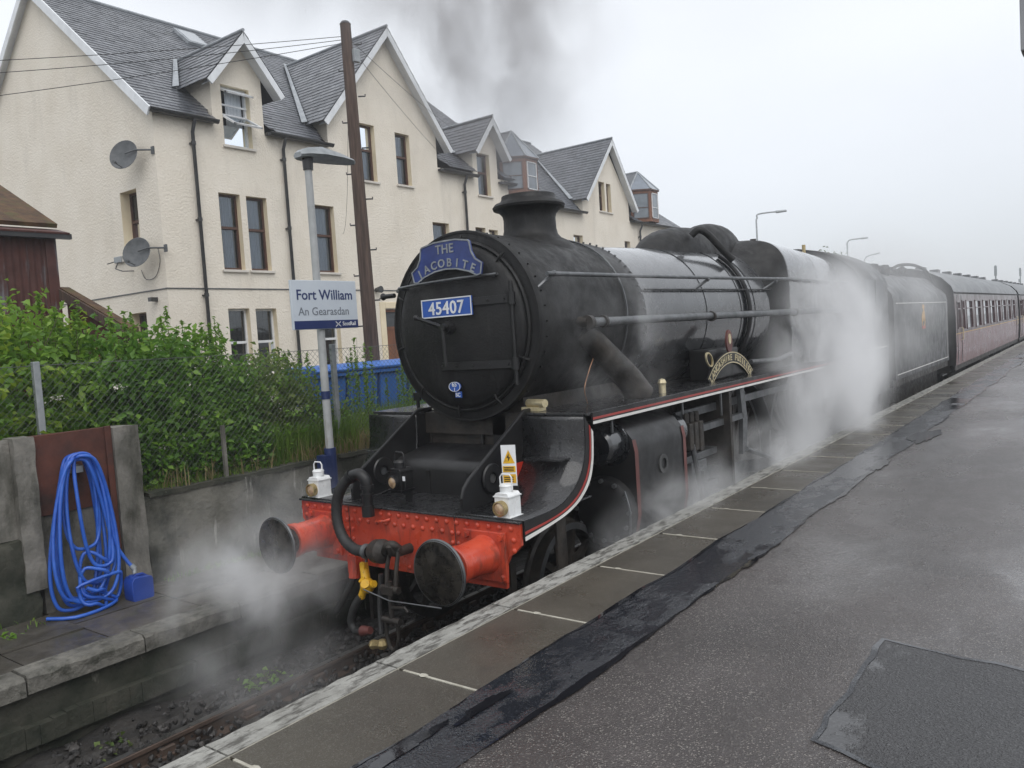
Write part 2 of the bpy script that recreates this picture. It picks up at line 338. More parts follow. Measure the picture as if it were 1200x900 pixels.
    def ball(s, c, r, n=10, sc=(1, 1, 1)):
        c = Vector(c); k = len(s.v); R = n//2
        for i in range(R+1):
            ph = PI*i/R
            for j in range(n):
                th = 2*PI*j/n; s.v.append((c.x+r*sc[0]*math.sin(ph)*math.cos(th), c.y+r*sc[1]*math.sin(ph)*math.sin(th), c.z+r*sc[2]*math.cos(ph)))
        for i in range(R):
            for j in range(n): q = (j+1) % n; s.f.append((k+i*n+j, k+(i+1)*n+j, k+(i+1)*n+q, k+i*n+q))
        return s
    def mesh(s, name, m, origin=(0, 0, 0), smooth=38, fix=True):
        o = Vector(origin); me = bpy.data.meshes.new(name)
        me.from_pydata([(v[0]-o.x, v[1]-o.y, v[2]-o.z) for v in s.v], [], s.f)
        for mm in (m if isinstance(m, (list, tuple)) else [m]): me.materials.append(mm)
        if fix and len(s.f) < 60000:
            b = bmesh.new(); b.from_mesh(me)
            if smooth: bmesh.ops.remove_doubles(b, verts=b.verts, dist=1e-5)
            bmesh.ops.recalc_face_normals(b, faces=b.faces); b.to_mesh(me); b.free()
        if smooth:
            me.polygons.foreach_set('use_smooth', [True]*len(me.polygons)); me.set_sharp_from_angle(angle=math.radians(smooth))
        me.update(); return me
    def build(s, name, m, parent=None, origin=None, smooth=38, bevel=0, fix=True, **kw):
        pw = WL[parent.name] if parent else Vector((0, 0, 0)); o = Vector(origin) if origin is not None else pw
        ob = bpy.data.objects.new(name, s.mesh(name, m, o, smooth, fix)); COL.objects.link(ob)
        ob.location = o-pw; WL[ob.name] = o
        if parent: ob.parent = parent
        if bevel:
            bv = ob.modifiers.new('bevel', 'BEVEL'); bv.width = bevel; bv.segments = 2; bv.limit_method = 'ANGLE'; bv.angle_limit = math.radians(40)
        return tag(ob, **kw)
def inst(name, me, parent, loc, rot=(0, 0, 0), scale=(1, 1, 1), **kw):
    pw = WL[parent.name] if parent else Vector((0, 0, 0))
    ob = bpy.data.objects.new(name, me); COL.objects.link(ob); ob.location = Vector(loc)-pw; ob.rotation_euler = rot; ob.scale = scale
    WL[ob.name] = Vector(loc)
    if parent: ob.parent = parent
    return tag(ob, **kw)
def copy_tree(o, off, parent=None):
    """copies a thing with its parts and sub-parts"""
    c = o.copy(); COL.objects.link(c); c.parent = parent; WL[c.name] = WL[o.name]+Vector(off)
    if parent is None: c.location = o.location+Vector(off)
    for ch in list(o.children): copy_tree(ch, off, c)
    return c
def smoothpath(pts, k=6):
    P = [Vector(p) for p in pts]; out = []
    for i in range(len(P)-1):
        a = P[max(i-1, 0)]; b = P[i]; c = P[i+1]; d = P[min(i+2, len(P)-1)]
        for j in range(k):
            t = j/k; out.append(.5*((2*b)+(c-a)*t+(2*a-5*b+4*c-d)*t*t+(3*b-a-3*c+d)*t**3))
    out.append(P[-1]); return out
def text_mesh(body, size, depth=.003, space=1.0, bold=0):
    """built-in font outline as (verts, faces), centred on x, baseline y=0"""
    cu = bpy.data.curves.new('t', 'FONT'); cu.body = body; cu.size = size; cu.extrude = depth; cu.align_x = 'CENTER'; cu.space_character = space; cu.offset = bold; cu.resolution_u = 3
    ob = bpy.data.objects.new('t', cu); COL.objects.link(ob); dg = bpy.context.evaluated_depsgraph_get()
    me = bpy.data.meshes.new_from_object(ob.evaluated_get(dg)); V = [v.co.copy() for v in me.vertices]; F = [tuple(p.vertices) for p in me.polygons]
    bpy.data.objects.remove(ob); bpy.data.curves.remove(cu); bpy.data.meshes.remove(me); return V, F
def put_text(mb, body, size, fn, **k):
    V, F = text_mesh(body, size, **k); mb.poly([fn(v) for v in V], F)

# ================================================================== SETTING: ground, platforms, track
def sheet(name, pts, m, label=None, z=None):
    return MB().poly(pts).build(name, m, smooth=0, kind='structure', label=label)
def grid(x0, x1, y0, y1, nx, ny, hf):
    mb = MB()
    for j in range(ny+1):
        for i in range(nx+1):
            x = x0+(x1-x0)*i/nx; y = y0+(y1-y0)*j/ny; mb.v.append((x, y, hf(x, y)))
    for j in range(ny):
        for i in range(nx): a = j*(nx+1)+i; mb.f.append((a, a+1, a+nx+2, a+nx+1))
    return mb
sheet('ground', [(-900, -300, -.25), (900, -300, -.25), (900, 1500, -.25), (-900, 1500, -.25)], yardm)
from mathutils import noise as mn
grid(-1.5, 1.5, -9, 12, 60, 300, lambda x, y: -.13+.06*mn.noise(Vector((x*3, y*3, 0)))+(.05 if x < -1.1 else 0)).build('track_bed', ballast, kind='structure')
sheet('track_bed', [(-1.5, 12, -.13), (1.5, 12, -.13), (1.5, 200, -.13), (-1.5, 200, -.13)], ballast)
# loose stones in the four-foot and beside the left rail
def rock_mesh():
    b = bmesh.new(); bmesh.ops.create_icosphere(b, subdivisions=1, radius=1); V = [v.co.copy() for v in b.verts]; F = [tuple(v.index for v in f.verts) for f in b.faces]; b.free(); return np.array(V), F
RV, RF = rock_mesh()
def rocks(name, pts, m, smin, smax, **kw):
    mb = MB()
    for p in pts:
        s = rnd.uniform(smin, smax); sc = np.array([rnd.uniform(.7, 1.3), rnd.uniform(.7, 1.3), rnd.uniform(.5, .9)])*s
        R_ = np.array(Euler((rnd.uniform(0, 6), rnd.uniform(0, 6), rnd.uniform(0, 6))).to_matrix())
        V = (RV*(1+np.array([[rnd.uniform(-.22, .22)] for _ in RV]))*sc)@R_.T+np.array(p); mb.poly(V.tolist(), RF)
    return mb.build(name, m, smooth=0, fix=False, **kw)
rocks('ballast_stones', [(rnd.uniform(-1.38, .62), rnd.uniform(-4.5, 2.6), rnd.uniform(-.12, -.05)) for _ in range(4200)], stonem, .014, .036, kind='stuff',
      label='loose dark ballast stones lying around the left rail', cat='ballast')
# track: rails and sleepers
track = thing('railway_track', 'rusty railway track beside the platform edge under the train', 'railway track', (0, 0, 0)); track['kind'] = 'structure'; del track['category']
rp = [(-.07, -.155), (.07, -.155), (.07, -.14), (.012, -.12), (.012, -.045), (.035, -.03), (.035, -.004), (.028, 0), (-.028, 0), (-.035, -.004), (-.035, -.03), (-.012, -.045), (-.012, -.12), (-.07, -.14)]
for x in (-.753, .753):
    MB().prism(rp, lambda u, v, t, x=x: (x+u, t, v), -9, 160).build('rail', railm, track, smooth=0)
    MB().box(x-.026, x+.026, -9, 160, .0005, .003).build('rail_head', railtop, track, smooth=0)
slp = MB().box(-1.25, 1.25, -.12, .12, -.2, -.105).mesh('sleeper', sleeperm, smooth=0)
for i in range(60): inst('sleeper', slp, track, (0, -6.2+i*.65, 0))
chm = MB().box(-.11, .11, -.06, .06, -.105, -.085); chm.box(-.085, -.05, -.05, .05, -.1, -.04); chm.box(.05, .085, -.05, .05, -.1, -.04)
chm = chm.mesh('rail_chair', railm, smooth=0)
for i in range(24):
    for x in (-.753,): inst('rail_chair', chm, track, (x, -6.2+i*.65, 0))

# right platform: tarmac, tar strip, coping slabs with pale joints, painted edge stones
PZ = .97
plat = thing('platform', 'wet station platform with brown coping slabs and worn white edge', 'platform', (1.45, -2.61, PZ)); plat['kind'] = 'structure'; del plat['category']
MB().poly([(2.45, -12, PZ), (14, -12, PZ), (14, 200, PZ), (2.45, 200, PZ)]).build('tarmac', tar, plat, smooth=0)
MB().box(1.52, 14, -12, 200, -.25, PZ-.07).build('platform_body', mossc, plat, smooth=0)
edge = [(1.43, 0), (2.13, 0)]
def wavy(x, y, a=.03, s=1.3): return x+a*mn.noise(Vector((y*s, x, 3)))*2+.012*mn.noise(Vector((y*7, x, 9)))
ys = [-12+.12*i for i in range(1000)]
mb = MB(); L_ = [(wavy(2.125, y, .022), y, PZ+.004) for y in ys]; R_ = [(wavy(2.50, y, .035, .9), y, PZ+.004) for y in ys]
for i in range(len(ys)-1): mb.poly([L_[i], R_[i], R_[i+1], L_[i+1]])
mb.build('tar_strip', strip, plat, smooth=0)
slab = MB().box(0, .545, .006, .953, -.07, -.001).mesh('coping_slab', coping, smooth=0)
wl = MB(); 
# edge stone with a slightly broken outer arris
def edge_stone(seed):
    mb = MB(); n = 12
    for i in range(n+1):
        y = .004+.951*i/n; dx = .010*mn.noise(Vector((y*9, seed, 0))); q = .012+.02*abs(mn.noise(Vector((y*7, seed, 4))))
        mb.v += [(dx, y, -.09), (dx, y, -q), (dx+q, y, 0), (.175, y, 0), (.175, y, -.09)]
    for i in range(n):
        a = i*5
        for j in range(4): mb.f.append((a+j, a+j+1, a+j+6, a+j+5))
    mb.f.append((0, 1, 2, 3, 4)); mb.f.append(tuple(n*5+k for k in (4, 3, 2, 1, 0))); return mb.mesh('edge_stone', whiteline, smooth=0)
est = [edge_stone(s) for s in range(5)]
jm = MB().box(.045, .545, -.007, .007, -.02, .0012); jm.poly([(.18+.026*math.cos(t)*(1+.3*math.sin(3*t)), .02*math.sin(t), .0022) for t in np.linspace(0, 2*PI, 9)[:-1]]); jm = jm.mesh('mortar_joint', mortar, smooth=0)
SLABX = lambda y: 0.0
for i in range(-9, 90):
    y = -2.61+.962*i
    inst('coping_slab', slab, plat, (1.61, y, PZ+rnd.uniform(-.001, .002)), (0, 0, rnd.uniform(-.002, .002)))
    inst('edge_stone', est[i % 5], plat, (1.428, y, PZ+.004+rnd.uniform(0, .003)))
    if i < 20: inst('mortar_joint', jm, plat, (1.60, y, PZ+.001))
MB().box(1.6035, 1.6075, -12, 90, PZ-.05, PZ+.001).build('edge_groove', mortar, plat, smooth=0)
def ribbon(name, x0, w_, seed, y0=-12, y1=60, z=PZ+.0065, thr=0.):
    m = MB(); ys = np.arange(y0, y1, .06)
    for a, b in zip(ys, ys[1:]):
        def wd(y): return max(0, w_*(.35+1.3*mn.noise(Vector((y*1.1, seed, 0)))+.5*mn.noise(Vector((y*6, seed, 5)))))
        def xx(y): return wavy(x0, y, .022 if x0 < 2.3 else .035, 1.3 if x0 < 2.3 else .9)
        if wd(a)+wd(b) <= 0: continue
        m.poly([(xx(a)-wd(a), a, z), (xx(a)+wd(a)*.6+.006, a, z), (xx(b)+wd(b)*.6+.006, b, z), (xx(b)-wd(b), b, z)])
    return m.build(name, wetfilm, plat, smooth=0)
wetfilm = mat('black_water_film', (.006, .006, .008), (.010, .010, .013), 4, .015, .10, bump=.06, bscale=9, spec=.6)
ribbon('tar_seam', 2.50, .026, 3.1); ribbon('tar_seam', 2.128, .014, 7.7)
def puddle(cx, cy, rx, ry, seed, z=PZ+.0085):
    P = []
    for i in range(44):
        t = 2*PI*i/44; k = 1+.55*mn.noise(Vector((math.cos(t)*1.6+seed, math.sin(t)*1.6, seed)))+.25*mn.noise(Vector((math.cos(t)*5+seed, math.sin(t)*5, 1)))
        P.append((cx+rx*k*math.cos(t), cy+ry*k*math.sin(t), z))
    MB().poly(P).build('puddle', wetfilm, plat, smooth=0)
for i, a in enumerate([(2.20, -2.20, .04, .20), (2.25, -1.75, .035, .16), (2.53, .74, .03, .14), (2.56, 6.9, .14, .6), (2.50, 4.7, .06, .35)]): puddle(*a, i*3.7)
# repaired patch with puddle in the tarmac
pp = []
cor = [(3.56, -.22), (3.55, -1.35), (4.6, -1.75), (4.75, -.42)]
for i in range(4):
    a, b = cor[i], cor[(i+1) % 4]
    for k in range(10):
        t = k/10; x = a[0]+(b[0]-a[0])*t; y = a[1]+(b[1]-a[1])*t; q = .03*mn.noise(Vector((x*5, y*5, 1))); pp.append((x+q, y+q, PZ+.004))
MB().poly(pp).build('tarmac_patch', patchm, plat, smooth=0)
pe = MB()
ctr = Vector((sum(p[0] for p in pp)/len(pp), sum(p[1] for p in pp)/len(pp), 0)); Q_ = []
for i in range(len(pp)):
    p = Vector(pp[i]); t_ = (Vector(pp[(i+1) % len(pp)])-Vector(pp[i-1])).normalized(); n_ = Vector((t_.y, -t_.x, 0))
    if n_.dot(p-ctr) < 0: n_ = -n_
    k_ = .018+.014*mn.noise(Vector((p.x*6, p.y*6, 2))); Q_.append((p-n_*.006+Vector((0, 0, .002)), p+n_*k_+Vector((0, 0, .002))))
for i in range(len(Q_)): a, b = Q_[i], Q_[(i+1) % len(Q_)]; pe.poly([a[0], a[1], b[1], b[0]])
pe.build('patch_seal', strip, plat, smooth=0)

# left platform: low, flagstones and rough edge stones
LZ = .5
lp = thing('low_platform', 'low mossy old platform of brown flagstones on the far side of the track', 'platform', (-1.42, 0, LZ)); lp['kind'] = 'structure'; del lp['category']
MB().box(-2.75, -1.47, -12, 60, -.25, LZ-.05).build('platform_face', mossc, lp, smooth=0)
mb = grid(-9, -2.6, -12, -.2, 60, 60, lambda x, y: LZ-.035+.03*mn.noise(Vector((x*3, y*3, 0))))
mb.build('platform_bed', mossc, lp)
mb = MB()
for y in np.arange(-8, 6, .09):     # lower stone course, broken
    a = .05+.03*mn.noise(Vector((y*4, 1, 1))); mb.box(-1.47, -1.44+a*.9, y, y+.088, .02, .17+.03*mn.noise(Vector((y*3, 2, 2))))
mb.build('footing_course', mossc, lp, smooth=0)
for i in range(-8, 40):
    y = -2.2+i*.83; h = rnd.uniform(0, .01); mb = MB(); n = 10
    for k in range(n+1):
        yy = .006+.818*k/n; q = .018+.03*abs(mn.noise(Vector((yy*8, i*1.7, 4)))); dx = .02*mn.noise(Vector((yy*6, i*2.3, 8)))
        mb.v += [(-.23, yy, -.12), (-.23, yy, 0), (0-q, yy, 0), (dx, yy, -q), (dx, yy, -.13)]
    for k in range(n):
        a = k*5
        for j in range(4): mb.f.append((a+j, a+j+1, a+j+6, a+j+5))
    mb.f += [(0, 1, 2, 3, 4), tuple(n*5+q for q in (4, 3, 2, 1, 0))]
    inst('edge_stone', mb.mesh('edge_stone', edgest, smooth=0), lp, (-1.405, y, LZ+h))
y = -5.0
while y < 12:
    d = rnd.uniform(.6, .95); x = -1.645
    for wd in ((.42, .62) if rnd.random() < .5 else (.6, .44)):
        m_ = MB().box(-wd+.012, 0, .006, d-.006, -.05, 0).mesh('flagstone', flag, smooth=0)
        inst('flagstone', m_, lp, (x, y, LZ+rnd.uniform(-.008, .006)), (rnd.uniform(-.006, .006), rnd.uniform(-.006, .006), 0)); x -= wd
    if y < -1.2:
        for wd in (.7, .6, .75, .7, .8):
            m_ = MB().box(-wd+.012, 0, .006, d-.006, -.05, 0).mesh('flagstone', flag, smooth=0)
            inst('flagstone', m_, lp, (x, y, LZ+rnd.uniform(-.01, .004)), (rnd.uniform(-.01, .01), rnd.uniform(-.01, .01), 0)); x -= wd
    y += d
# bank behind the wall
grid(-9, -2.8, -6, 22, 60, 120, lambda x, y: 1.22+.12*mn.noise(Vector((x*.8, y*.8, 0)))+.05*mn.noise(Vector((x*4, y*4, 0)))).build('bank', soil, kind='structure')
sheet('yard', [(-60, -40, 1.1), (-8.8, -40, 1.1), (-8.8, 120, 1.1), (-60, 120, 1.1)], yardm)
MB().box(-8.9, -2.9, 22, 120, .2, 1.12).build('bank', soil, kind='structure', smooth=0)
# retaining wall
rw = thing('retaining_wall', 'low stained mossy concrete retaining wall between hose panel and locomotive', 'wall', (-2.7, 0, LZ))
def roughbox(x0, x1, y0, y1, z0, z1, nx, ny, nz_, amp, s=3.0, seed=0):
    mb = MB()
    def P(x, y, z):
        q = mn.noise(Vector((x*s+seed, y*s, z*s)))+.5*mn.noise(Vector((x*s*3+seed, y*s*3, z*s*3))); return (x+amp*q, y+amp*.6*q, z+amp*q*.8)
    def face(f, a, b):
        k = len(mb.v)
        for j in range(b+1):
            for i in range(a+1): mb.v.append(P(*f(i/a, j/b)))
        for j in range(b):
            for i in range(a): q = k+j*(a+1)+i; mb.f.append((q, q+1, q+a+2, q+a+1))
    X = lambda t: x0+(x1-x0)*t; Y = lambda t: y0+(y1-y0)*t; Z = lambda t: z0+(z1-z0)*t
    face(lambda a, b: (x1, Y(a), Z(b)), ny, nz_); face(lambda a, b: (X(a), Y(b), z1), nx, ny); face(lambda a, b: (X(a), y0, Z(b)), nx, nz_); face(lambda a, b: (X(a), y1, Z(b)), nx, nz_)
    return mb
roughbox(-3.0, -2.7, -.6, 22, .3, 1.31, 4, 200, 10, .025, 2.2).build('wall_face', wallconc, rw)
for k in range(5): roughbox(-3.0, -2.685, -.55+k*2.3, 1.72+k*2.3, 1.30, 1.345, 3, 30, 2, .02, 3, k).build('coping_stone', mossc, rw)
# panel bay left of the wall
hp = thing('hose_panel', 'rusty brown steel plate between two rough concrete posts with hose hook', 'panel', (-2.7, -1.1, LZ))
MB().box(-2.80, -2.72, -1.50, -.84, 1.33, 2.01).build('rusty_plate', rust, hp, smooth=0, bevel=.004)
MB().box(-2.72, -2.69, -.90, -.845, .9, 2.02).build('plate_flange', rust, hp, smooth=0, bevel=.004)
roughbox(-2.9, -2.66, -.842, -.61, .45, 2.0, 3, 5, 22, .014, 6, 5).build('concrete_post', conc, hp)
roughbox(-2.85, -2.66, -1.66, -1.50, .74, 2.015, 3, 4, 22, .012, 6, 8).build('concrete_post', conc, hp)
MB().box(-2.84, -2.74, -1.50, -.84, .45, 1.33).build('lower_slab', conc, hp, smooth=0)
MB().box(-2.72, -2.60, -1.245, -1.155, 1.66, 1.72).build('hose_hook', galv, hp, smooth=0, bevel=.004)
lw = thing('slab_wall', 'grey concrete slab wall on mossy rubble left of the hose panel', 'wall', (-2.8, -3, LZ))
MB().box(-2.86, -2.74, -7, -1.66, 1.18, 2.0).build('concrete_slab', conc, lw, smooth=0)
roughbox(-3.1, -2.68, -7, -1.55, .4, 1.18, 4, 60, 10, .07, 3, 4).build('rubble_base', mossc, lw)

# ================================================================== THE CREAM TERRACE
FX = -12.0
bd = thing('terraced_house', 'long cream harled terrace with slate roofs, white gable boards and slim windows', 'building', (FX, 5.24, 1.1))
def wall_poly(outer, holes, fn, depth):
    """flat wall with real openings; holes: (u0,u1,v0,v1); fn(u,v,d) -> point, d = depth into the wall"""
    mb = MB(); loops = [outer]+[[(a, c), (b, c), (b, d), (a, d)] for a, b, c, d in holes]
    pts = [p for l_ in loops for p in l_]
    tri = tessellate_polygon([[Vector((u, v, 0)) for u, v in l_] for l_ in loops])
    mb.poly([fn(u, v, 0) for u, v in pts], tri)
    return mb
def window(Y0, Y1, Z0, Z1, style, fn, wname='window', open_=False, cur=None, depth=.17):
    """fn(u, v, d): d metres into the wall"""
    fm = brownf if style == 'brown' else whitef if style == 'white' else oakf
    f = MB(); t = .05 if style != 'oak' else .07; zm = Z0+(Z1-Z0)*.56 if style == 'brown' else Z0+(Z1-Z0)*.5
    def bx(mb, a, b, c, d, e0, e1):
        P = [fn(u, v, k) for v in (c, d) for k in (e1, e0) for u in (a, b)]
        mb.poly(P, [(0, 2, 3, 1), (4, 5, 7, 6), (0, 1, 5, 4), (2, 6, 7, 3), (0, 4, 6, 2), (1, 3, 7, 5)])
    d0, d1 = depth-.02, depth+.05
    bx(f, Y0, Y0+t, Z0, Z1, d0, d1); bx(f, Y1-t, Y1, Z0, Z1, d0, d1); bx(f, Y0+t, Y1-t, Z1-t, Z1, d0, d1); bx(f, Y0+t, Y1-t, Z0, Z0+t*1.3, d0, d1)
    if style != 'plain' and not open_: bx(f, Y0+t, Y1-t, zm-.03, zm+.03, d0-.012, d1)
    c = fn((Y0+Y1)/2, Z0, depth)
    wo_ = f.build(wname, fm, bd, origin=c, smooth=0)
    panes = [(zm+.03, Z1-t, 0), (Z0+t, zm-.03, .02)] if not open_ else [(Z0+t, Z0+(Z1-Z0)*.36, .0)]
    for a, b, k in panes:
        g = MB(); g.poly([fn(Y0+t, a, depth+.015+k), fn(Y1-t, a, depth+.015+k), fn(Y1-t, b, depth+.015+k), fn(Y0+t, b, depth+.015+k)]); g.build('pane', glass, wo_, smooth=0)
    if style != 'oak':
        s = MB(); bx(s, Y0-.06, Y1+.06, Z0-.06, Z0-.002, -.06, depth-.03); s.build('sill', stone_sill, wo_, smooth=0, bevel=.006)
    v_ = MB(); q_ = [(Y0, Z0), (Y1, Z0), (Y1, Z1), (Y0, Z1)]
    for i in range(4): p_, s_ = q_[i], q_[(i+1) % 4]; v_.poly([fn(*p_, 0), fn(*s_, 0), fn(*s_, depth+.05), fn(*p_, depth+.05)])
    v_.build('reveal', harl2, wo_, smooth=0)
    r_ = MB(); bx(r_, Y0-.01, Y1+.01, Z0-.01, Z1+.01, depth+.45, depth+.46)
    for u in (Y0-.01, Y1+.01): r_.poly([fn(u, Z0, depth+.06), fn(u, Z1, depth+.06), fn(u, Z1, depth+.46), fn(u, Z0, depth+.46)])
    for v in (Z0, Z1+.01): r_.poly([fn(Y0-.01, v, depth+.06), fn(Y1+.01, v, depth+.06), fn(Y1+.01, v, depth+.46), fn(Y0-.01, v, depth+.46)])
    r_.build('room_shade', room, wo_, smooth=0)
    if cur:
        cm = MB(); n = 14; a, b = (Y0+t, Y1-t) if cur != 'half' else (Y0+(Y1-Y0)*.35, Y1-t)
        zt = Z1-t; zb = Z0+t if cur != 'blind' else Z0+(Z1-Z0)*.1
        for i in range(n+1):
            u = a+(b-a)*i/n; w_ = .012*math.sin(i*2.3); cm.v += [tuple(fn(u, zb, depth+.10+w_)), tuple(fn(u, zt, depth+.10+w_*.6))]
        for i in range(n): cm.f.append((2*i, 2*i+2, 2*i+3, 2*i+1))
        cm.build('curtain', blind if cur == 'blind' else curtain, wo_)
    return wo_
ff = lambda u, v, d: (FX-d, u, v)
front_win = [ # Y0,Y1,Z0,Z1,style,curtain
 (6.70, 7.27, 4.56, 6.34, 'brown', 'half'), (7.44, 8.02, 4.56, 6.33, 'brown', 'full'), (9.36, 10.14, 4.57, 6.32, 'brown', 'half'),
 (6.70, 7.28, 2.05, 3.65, 'white', 'blind'), (7.45, 8.05, 2.05, 3.64, 'white', 'blind'), (9.42, 10.06, 2.05, 3.60, 'white', 'blind'),
 (11.26, 11.84, 7.15, 8.72, 'brown', 'full'), (12.65, 13.24, 7.19, 8.68, 'brown', 'full'),
 (14.02, 14.78, 4.6, 6.21, 'brown', 'half'), (16.08, 16.60, 4.6, 6.2, 'brown', None), (16.78, 17.27, 4.6, 6.17, 'brown', None),
 (16.38, 17.04, 7.27, 8.64, 'brown', 'half'), (22.05, 22.72, 4.75, 6.33, 'brown', None), (26.1, 26.6, 4.75, 6.31, 'brown', None),
 (24.16, 24.63, 7.42, 8.60, 'brown', None), (24.78, 25.14, 7.41, 8.58, 'brown', None),
 (19.2, 19.8, 4.6, 6.2, 'brown', None), (28.6, 29.2, 4.7, 6.25, 'brown', None)]
dormer_win = (6.99, 7.76, 7.47, 8.87)
door = (11.76, 12.7, 1.15, 3.58)
holes = [w_[:4] for w_ in front_win]+[dormer_win, door]
outer = [(5.24, 1.0), (31.3, 1.0), (31.3, 7.20), (26.62, 7.20), (26.62, 8.05), (24.87, 10.12), (22.85, 7.84), (22.85, 7.20), (19.5, 7.20), (19.5, 7.9), (17.45, 7.9),
         (17.45, 8.95), (16.88, 9.66), (16.15, 8.8), (16.15, 7.9), (14.42, 7.9), (14.42, 8.9), (12.35, 11.33), (10.12, 8.8), (10.12, 7.9), (8.12, 7.9), (8.12, 9.2), (7.49, 9.95), (6.72, 9.05), (6.72, 7.9), (5.24, 7.9)]
wall_poly(outer, holes, ff, .17).build('front_wall', harl, bd, smooth=0)
for Y0, Y1, Z0, Z1, st, cu_ in front_win: window(Y0, Y1, Z0, Z1, st, ff, cur=cu_)
wo_ = window(*dormer_win, 'white', ff, open_=True, cur='half')
def sash(mb, y0, y1, z, tilt, h):       # top hung casement pushed open
    R_ = Matrix.Translation((FX-.12, 0, z)) @ Matrix.Rotation(-tilt, 4, 'Y')
    for a, b, c, d in ((y0, y1, -.05, 0), (y0, y1, -h, -h+.05), (y0, y0+.05, -h, 0), (y1-.05, y1, -h, 0)): mb.box(-.02, .02, a, b, c, d, R_)
    return R_
for z, t, h in ((8.80, 1.12, .34), (8.20, 1.05, .66)):
    s = MB(); R_ = sash(s, 7.0, 7.75, z, t, h); so_ = s.build('casement', whitef, bd, smooth=0)
    MB().poly([R_ @ Vector(p) for p in ((0, 7.05, -h+.05), (0, 7.7, -h+.05), (0, 7.7, -.05), (0, 7.05, -.05))]).build('pane', glass, so_, smooth=0)
MB().box(FX-.16, FX-.12, 7.0, 7.75, 8.17, 8.23).box(FX-.16, FX-.12, 7.0, 7.75, 8.42, 8.46).build('transom', whitef, wo_, smooth=0)
# door
MB().box(FX-.13, FX-.08, 11.80, 12.66, 1.15, 3.0).build('door', oakf, bd, smooth=0)
MB().box(FX-.13, FX-.06, 11.76, 12.7, 3.0, 3.08).box(FX-.13, FX-.06, 11.76, 11.82, 1.15, 3.58).box(FX-.13, FX-.06, 12.64, 12.7, 1.15, 3.58).box(FX-.13, FX-.06, 11.76, 12.7, 3.5, 3.58).build('door_frame', oakf, bd, smooth=0)
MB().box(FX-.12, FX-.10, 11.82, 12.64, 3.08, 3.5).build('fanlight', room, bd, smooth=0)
MB().box(FX+.002, FX+.03, 11.55, 11.75, 1.1, 3.78).box(FX+.002, FX+.03, 12.71, 12.9, 1.1, 3.78).box(FX+.002, FX+.03, 11.75, 12.71, 3.6, 3.78).build('door_surround', harl2, bd, smooth=0, bevel=.01)
MB().cyl((FX+.02, 11.45, 4.12), (FX+.22, 11.45, 4.12), .06, .10, 12).build('wall_lamp', gutter, bd)
# gable end wall facing the camera
gy = 5.24; gf = lambda u, v, d: (u, gy+d, v)
gout = [(-22, 1.0), (-12, 1.0), (-12, 7.9), (-17.0, 12.02), (-22, 7.9)]
gwin = [(-13.64, -12.92, 4.92, 6.42), (-13.68, -12.96, 2.2, 3.66)]
wall_poly(gout, gwin, gf, .24).build('gable_wall', harl, bd, smooth=0)
for g_ in gwin: window(*g_, 'brown', gf, cur=None, depth=.24)
MB().poly([(-22, 5.24, 1), (-22, 31.3, 1), (-22, 31.3, 7.9), (-22, 5.24, 7.9)]).build('rear_wall', harl, bd, smooth=0)
MB().poly([(-12, 31.3, 1), (-22, 31.3, 1), (-22, 31.3, 7.2), (-14.6, 31.3, 9.4), (-12, 31.3, 7.2)]).build('gable_wall', harl, bd, smooth=0)
# string course and corner bead
MB().box(FX, FX+.02, 5.24, 31.3, 4.10, 4.125).box(-22, FX+.02, gy-.02, gy, 4.10, 4.125).build('string_course', dishm, bd, smooth=0)
# roofs
def slates(mb, O, U, V, ulen, vlen, inside=None, sw=.235, ex=.165, th=.012, nrm=None):
    O = Vector(O); U = Vector(U).normalized(); V = Vector(V).normalized(); N_ = U.cross(V).normalized()
    if N_.z < 0: N_ = -N_
    rows = int(vlen/ex)
    for j in range(rows):
        off = (j % 2)*sw*.5-rnd.uniform(0, .03); u = -off
        while u < ulen:
            w_ = sw*rnd.uniform(.86, 1.12); a = max(u, 0)+.003; b = min(u+w_, ulen)-.003; u += w_
            if b-a < .03: continue
            v0 = j*ex+rnd.uniform(-.008, .008); v1 = v0+ex+.05
            if inside and not inside((a+b)/2, v0+ex/2): continue
            h0 = th+.002+rnd.uniform(0, .004); h1 = .002
            P = [O+U*a+V*v0+N_*h0, O+U*b+V*v0+N_*(h0+rnd.uniform(-.003, .003)), O+U*b+V*v1+N_*h1, O+U*a+V*v1+N_*h1, O+U*a+V*v0, O+U*b+V*v0]
            mb.poly(P, [(0, 1, 2, 3), (4, 5, 1, 0)])
def roof(name, O, U, V, ulen, vlen, inside=None, outline=None):
    O = Vector(O); U_ = Vector(U).normalized(); V_ = Vector(V).normalized()
    out = outline or [(0, 0), (ulen, 0), (ulen, vlen), (0, vlen)]
    if inside and not outline:
        q_ = MB(); nu = int(ulen/.12)+1; nv = int(vlen/.12)+1; du = ulen/nu; dv = vlen/nv
        for i in range(nu):
            for j in range(nv):
                if inside((i+.5)*du, (j+.5)*dv): q_.poly([O+U_*(i+a)*du+V_*(j+b)*dv for a, b in ((0, 0), (1, 0), (1, 1), (0, 1))])
        r_ = q_.build(name, slatebase, bd, smooth=10)
    else: r_ = MB().poly([O+U_*u+V_*v for u, v in out]).build(name, slatebase, bd, smooth=0)
    s = MB(); slates(s, O, U, V, ulen, vlen, inside); s.build('slates', slate, r_, smooth=0, fix=False, kind='stuff'); return r_
XR = -17.0
def pin(poly):
    def f(u, v):
        c = False; n = len(poly)
        for i in range(n):
            (x1, y1), (x2, y2) = poly[i], poly[(i+1) % n]
            if (y1 > v) != (y2 > v) and u < (x2-x1)*(v-y1)/(y2-y1)+x1: c = not c
        return c
    return f
